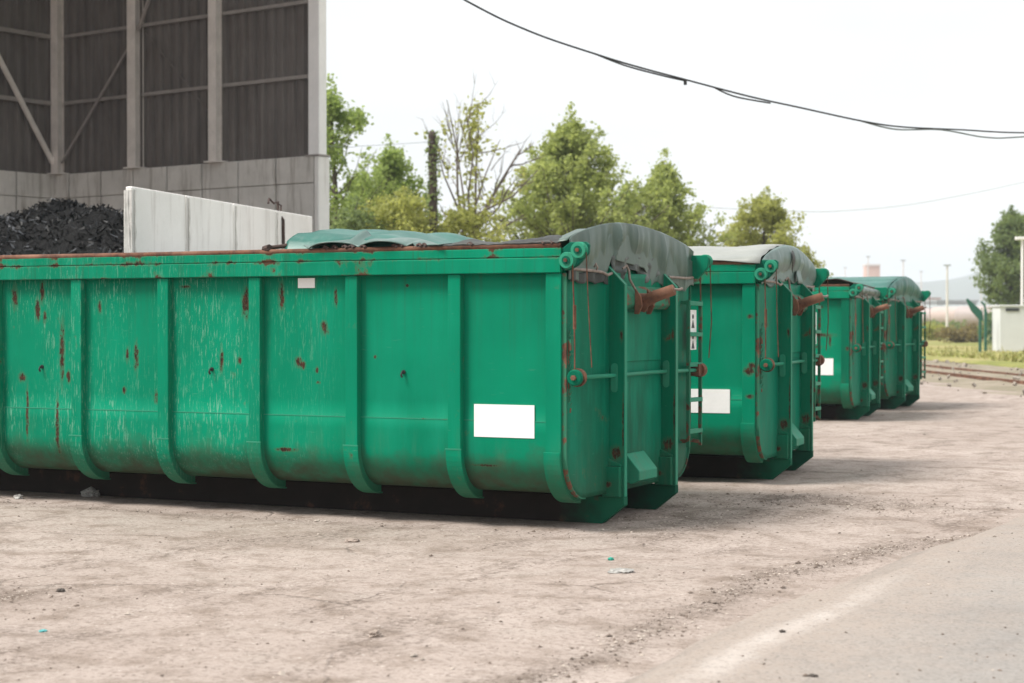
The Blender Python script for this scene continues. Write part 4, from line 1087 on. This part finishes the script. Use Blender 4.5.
# ------------------------------------------------------------------ distance: town, wagons, masts, hills
M['far_pink'] = plain('far_plaster_pink', (.50, .40, .37), .9, .1, .3); M['far_white'] = plain('far_plaster', (.66, .63, .60), .9, .08, .3)
M['far_grey'] = plain('far_grey', (.33, .36, .36), .9, .1, .3); M['far_roof'] = plain('far_roof', (.30, .17, .13), .9, .15, .3)
M['far_orange'] = plain('far_orange', (.62, .43, .36), .9, .08, .3); M['far_window'] = plain('far_window', (.08, .09, .10), .3)
def house(px, d, w, dp, y_top, mat, roof, label, flat=False):
    b = gnd(px, d); o = empty('far_building', b, YAW + .15); h = hgt(y_top, d) * (1 if flat else .78)
    m = MB(); m.box((-w/2, 0, 0), (w/2, dp, h)); m.build('wall', M[mat], o)
    m = MB()
    if flat: m.box((-w/2 - .3, -.3, h + .01), (w/2 + .3, dp + .3, h + .5))
    else:
        hh = hgt(y_top, d); m.prism([(-.6, h + .01), (dp + .6, h + .01), (dp / 2, hh)], 'x', -w/2 - .5, w/2 + .5)
    m.build('roof', M[roof], o)
    nw = max(2, int(w / 4)); nf = max(1, int(h / 3.2))
    for f in range(nf):
        for i in range(nw):
            x = -w/2 + (i + .5) * w / nw; m = MB(); m.box((x - .6, -.06, f * 3.1 + 1.0), (x + .6, -.01, f * 3.1 + 2.5)); m.build('window', M['far_window'], o)
    tag(o, label, 'building', 'distant buildings')
house(938, 330, 14, 9, 307, 'far_pink', 'far_roof', 'distant pinkish building just right of the farthest container')
house(957, 420, 10, 10, 302, 'far_grey', 'far_grey', 'distant grey block behind the tall thin mast', True)
house(972, 300, 11, 8, 311, 'far_white', 'far_roof', 'distant white house left of the green gate posts')
house(1000, 360, 26, 10, 309, 'far_pink', 'far_roof', 'distant long pinkish building behind the dark tree')
house(840, 520, 40, 16, 296, 'far_white', 'far_grey', 'distant long pale hall above the third container', True)
house(893, 600, 34, 16, 299, 'far_white', 'far_roof', 'distant pale hall behind the farthest tarpaulin', True)
sl = empty('silo_tower', gnd(873, 560), YAW); hs = hgt(264, 560)
m = MB(); m.box((-2.2, 0, 0), (2.2, 5, hs - .6)); m.build('wall', M['far_orange'], sl); m = MB(); m.box((-2.4, -.3, hs - .59), (2.4, 5.3, hs)); m.build('cap', M['far_white'], sl)
tag(sl, 'distant orange tower block above the third container', 'tower')
M['wagon'] = plain('pale_tank', (.40, .34, .33), .6, .12, .6); M['wagon_red'] = plain('dull_red', (.26, .12, .11), .8, .2, 1)
for i, (px, d) in enumerate(((938, 215), (962, 200), (990, 186))):
    o = empty('tank_wagon', gnd(px, d), YAW + R(-28)); m = MB()
    m.tube([(-3.7, 0, 2.0), (-3.55, 0, 2.0), (-3.2, 0, 2.0), (3.2, 0, 2.0), (3.55, 0, 2.0), (3.7, 0, 2.0)], [.5, .9, 1.15, 1.15, .9, .5], 20); m.build('tank', M['wagon'] if i != 1 else M['far_pink'], o, smooth=True)
    m = MB(); m.box((-3.9, -.9, .72), (3.9, .9, .84)); m.build('chassis', M['wagon_red'], o)
    for x in (-2.8, -1.9, 1.9, 2.8):
        for y in (-.8, .8):
            m = MB(); m.tube([(x, y - .06, .40), (x, y + .06, .40)], .40, 16); m.build('wheel', M['black'], o)
    tag(o, ('pale tank wagon beside the farthest container', 'pinkish tank wagon in front of the distant houses', 'pale tank wagon behind the green mesh fence')[i], 'wagon', 'tank wagons in the distance')
for i, (px, d, wd2, col, lab) in enumerate(((927, 250, 9, 'wagon_red', 'dull red box wagon beside the farthest ladder'), (951, 245, 8, 'far_grey', 'grey box wagon behind the tank wagons'), (979, 236, 9, 'far_roof', 'brown box wagon left of the gate posts'))):
    o = empty('box_wagon', gnd(px, d), YAW + R(-20)); m = MB(); m.box((-wd2/2, -1.3, 1.0), (wd2/2, 1.3, 3.4)); m.build('body', M[col], o, bevel=.05)
    m = MB(); m.box((-1.1, -1.36, 1.1), (1.1, -1.305, 3.2)); m.build('door', M['wagon'], o)
    m = MB(); m.prism([(-1.4, 3.41), (1.4, 3.41), (.9, 3.75), (-.9, 3.75)], 'x', -wd2/2 - .1, wd2/2 + .1); m.build('roof', M['far_grey'], o)
    for x in (-wd2*.36, -wd2*.2, wd2*.2, wd2*.36):
        m = MB(); m.tube([(x, -.9, .45), (x, -.75, .45)], .45, 14); m.build('wheel', M['black'], o)
    tag(o, lab, 'wagon', 'box wagons in the distance')
def mast(px, d, y_top, r, label, arms=True):
    o = empty('lamp_mast', gnd(px, d), YAW); h = hgt(y_top, d)
    m = MB(); m.tube([(0, 0, 0), (0, 0, h)], [r, r * .6], 8); m.build('pole', M['far_white'], o)
    m = MB(); m.box((-r * 2.2 if arms else -r * 2, -r, h), (r * 2.2 if arms else r * 2, r, h + r * .9)); m.build('crossarm', M['far_grey'], o)
    tag(o, label, 'mast', 'distant masts')
mast(947, 150, 266, .13, 'tall pale lamp mast standing in the grass left of the gate')
mast(868, 300, 257, .16, 'thin mast beside the distant orange tower')
mast(903, 320, 261, .2, 'thick distant mast above the farthest tarpaulin')
mast(921, 340, 272, .14, 'faint distant mast between the farthest container and the tall lamp mast')
mast(845, 330, 268, .14, 'short faint mast above the third container'); mast(981, 260, 287, .12, 'short mast rising behind the slanted gate post')
# scrub between the grass and the town
GS = 'scrub bushes before the town'
for i, (px, d, yt, w, mt) in enumerate(((931, 128, 327, 1.4, 'leaf_yellow'), (956, 112, 332, 1.5, 'leaf_scrub'), (974, 120, 328, 1.0, 'leaf_scrub'), (944, 165, 324, 2.2, 'leaf_dark'), (997, 105, 316, 1.3, 'leaf_dark'))):
    tree(('yellowish scrub bush beside the farthest ladder', 'yellowish scrub bush right of the lamp mast foot', 'dark scrub bush left of the gate', 'wide dark scrub behind the lamp mast', 'dark scrub bush behind the mesh fence')[i],
         tb(px, d), max(.7, hgt(yt, d)), cone(w, .5, .3), M[mt], 40 + i, 26, 1300, .2, .25, t0=.1, name='bush', cat='bush', group=GS, clump=.5)
m = MB(); rnd = random.Random(8)
def hillp(u, v):
    p = gnd(300 + u * 1300, 2200 + v * 1200)
    ridge = 33 + 18 * math.exp(-((u - .56) / .06) ** 2) + 0 * math.exp(-((u - .525) / .05) ** 2) + 70 * math.exp(-((u - .62) / .12) ** 2) + 44 * math.exp(-((u - .38) / .09) ** 2) + 14 * noise.noise(Vector((u * 14, v * 3, 0))) + 5 * noise.noise(Vector((u * 50, v * 9, 0)))
    p.z = max(-2, ridge * math.sin(math.pi * min(1, v * .9 + .05))) - 2; return p
m.sheet(120, 14, hillp)
tag(m.build('hills', plain('wooded_hill', (.055, .085, .05), .95, .3, .02), smooth=True), kind='structure')

# ------------------------------------------------------------------ haze
hz = bpy.data.materials.new('haze'); hz.use_nodes = True; hz.node_tree.nodes.clear()
ho = hz.node_tree.nodes.new('ShaderNodeOutputMaterial'); hv = hz.node_tree.nodes.new('ShaderNodeVolumePrincipled')
hv.inputs['Color'].default_value = (.84, .92, 1, 1); hv.inputs['Density'].default_value = .00045; hv.inputs['Anisotropy'].default_value = .2
hz.node_tree.links.new(hv.outputs[0], ho.inputs['Volume'])
m = MB(); m.box((-4700, -4700, -4), (4700, 4700, 110)); hzo = m.build('haze', hz); tag(hzo, kind='stuff')

# ------------------------------------------------------------------ grit, stones and litter
rnd = random.Random(77)
def pebble(m, p, s, sq=.6):
    vs = []
    a0 = rnd.uniform(0, 6)
    for k_ in range(5): vs.append(p + Vector((math.cos(a0 + k_ * 1.257) * s * rnd.uniform(.7, 1.2), math.sin(a0 + k_ * 1.257) * s * rnd.uniform(.7, 1.2), s * rnd.uniform(-.1, .25))))
    vs.append(p + Vector((rnd.uniform(-.3, .3) * s, rnd.uniform(-.3, .3) * s, s * sq * rnd.uniform(.8, 1.3))))
    m.add(vs, [(i_, (i_ + 1) % 5, 5) for i_ in range(5)])
md_, ml_ = MB(), MB()
def top_z(x, y): return max(ground_z(x, y), .02 if x > edge_x(y) + .1 and y < 58 else -1)
for i in range(14000):
    r = rnd.random()
    if r < .36:
        y = rnd.uniform(5.6, 19); x = ridge_x(y) + rnd.gauss(0, .09)
    elif r < .5: x, y = rnd.gauss(-4.0, .8), rnd.gauss(14.1, .35)
    elif r < .6: x, y = rnd.gauss(-4.6, .5), rnd.gauss(12.6, .8)
    elif r < .66: x, y = rnd.gauss(-7.1, .4), rnd.gauss(7.35, .25)
    elif r < .72: x, y = rnd.uniform(-13, -5), rnd.gauss(11.15, .12)
    else:
        d = 7 + rnd.random() ** 1.5 * 30; p = gnd(rnd.uniform(-60, 1080), d); x, y = p.x, p.y
    s = .003 + .010 * rnd.random() ** 6 + (.012 if rnd.random() < .012 else 0)
    pebble(md_ if rnd.random() < .62 else ml_, Vector((x, y, top_z(x, y) + .001)), s)
tag(md_.build('dark_grit', plain('dark_grit', (.15, .115, .092), .95, .4, 3), recalc=False), kind='stuff')
tag(ml_.build('pale_grit', plain('pale_grit', (.42, .36, .31), .95, .3, 3), recalc=False), kind='stuff')
def crumple(name, px, py, s, mat, label, cat, flat=.5, seed=0, group=None):
    d = FPX * CAM_H / (py - YH); b = gnd(px, d); b.z = top_z(b.x, b.y)
    g = random.Random(seed); bm = bmesh.new(); bmesh.ops.create_icosphere(bm, subdivisions=3, radius=1)
    for v in bm.verts:
        n_ = v.co.normalized(); k_ = 1 + .45 * noise.noise(n_ * 2.1 + Vector((seed, 0, 0))) + .25 * noise.noise(n_ * 5 + Vector((0, seed, 0)))
        v.co = Vector((n_.x * k_ * s, n_.y * k_ * s * .75, (n_.z * k_ * .9 + .45) * s * flat))
    me = bpy.data.meshes.new(name); bm.to_mesh(me); bm.free(); me.materials.append(mat)
    o = bpy.data.objects.new(name, me); C.objects.link(o); o.location = b; o.rotation_euler = (0, 0, g.uniform(0, 6)); return tag(o, label, cat, group)
M['litter'] = plain('grubby_plastic', (.33, .32, .30), .4, .3, 30); M['cyan'] = plain('cyan_plastic', (.10, .42, .42), .4, .2, 30)
M['stone'] = plain('stone', (.33, .27, .23), .95, .3, 20, bump=.6); M['stone_dark'] = plain('dark_stone', (.09, .075, .065), .95, .3, 20, bump=.6); M['teal_bit'] = plain('teal_plastic', (.02, .33, .24), .4, .2, 30)
crumple('plastic_bag', 90, 497, .075, M['litter'], 'crumpled white plastic litter under the nearest container side', 'litter', .7, 1)
crumple('plastic_scrap', 18, 499, .05, M['litter'], 'small pale scrap at the left edge beside the container shadow', 'litter', .5, 2)
crumple('plastic_scrap', 42, 630, .022, M['cyan'], 'cyan plastic scrap on the dirt at the lower left', 'litter', .35, 3)
crumple('plastic_scrap', 611, 562, .022, M['teal_bit'], 'teal plastic scrap on the ground below the container end', 'litter', .6, 4)
crumple('crumpled_wrapper', 622, 577, .075, M['litter'], 'flattened grey wrapper lying beside the teal scrap', 'litter', .22, 5)
crumple('stone', 375, 639, .038, M['stone'], 'lone brown stone in the foreground dirt', 'stone', .6, 6)
crumple('stone', 60, 588, .028, M['stone_dark'], 'dark stone in the dirt smear at the lower left', 'stone', .5, 7)
crumple('stone', 783, 637, .018, M['stone_dark'], 'dark stone lying on the pale road edge line', 'stone', .5, 8)
crumple('stone', 814, 682, .022, M['stone_dark'], 'dark flat stone on the tarmac at the bottom edge', 'stone', .35, 9)
crumple('stone', 352, 541, .05, M['stone'], 'broken pale stone on the dirt before the container side', 'stone', .4, 10)
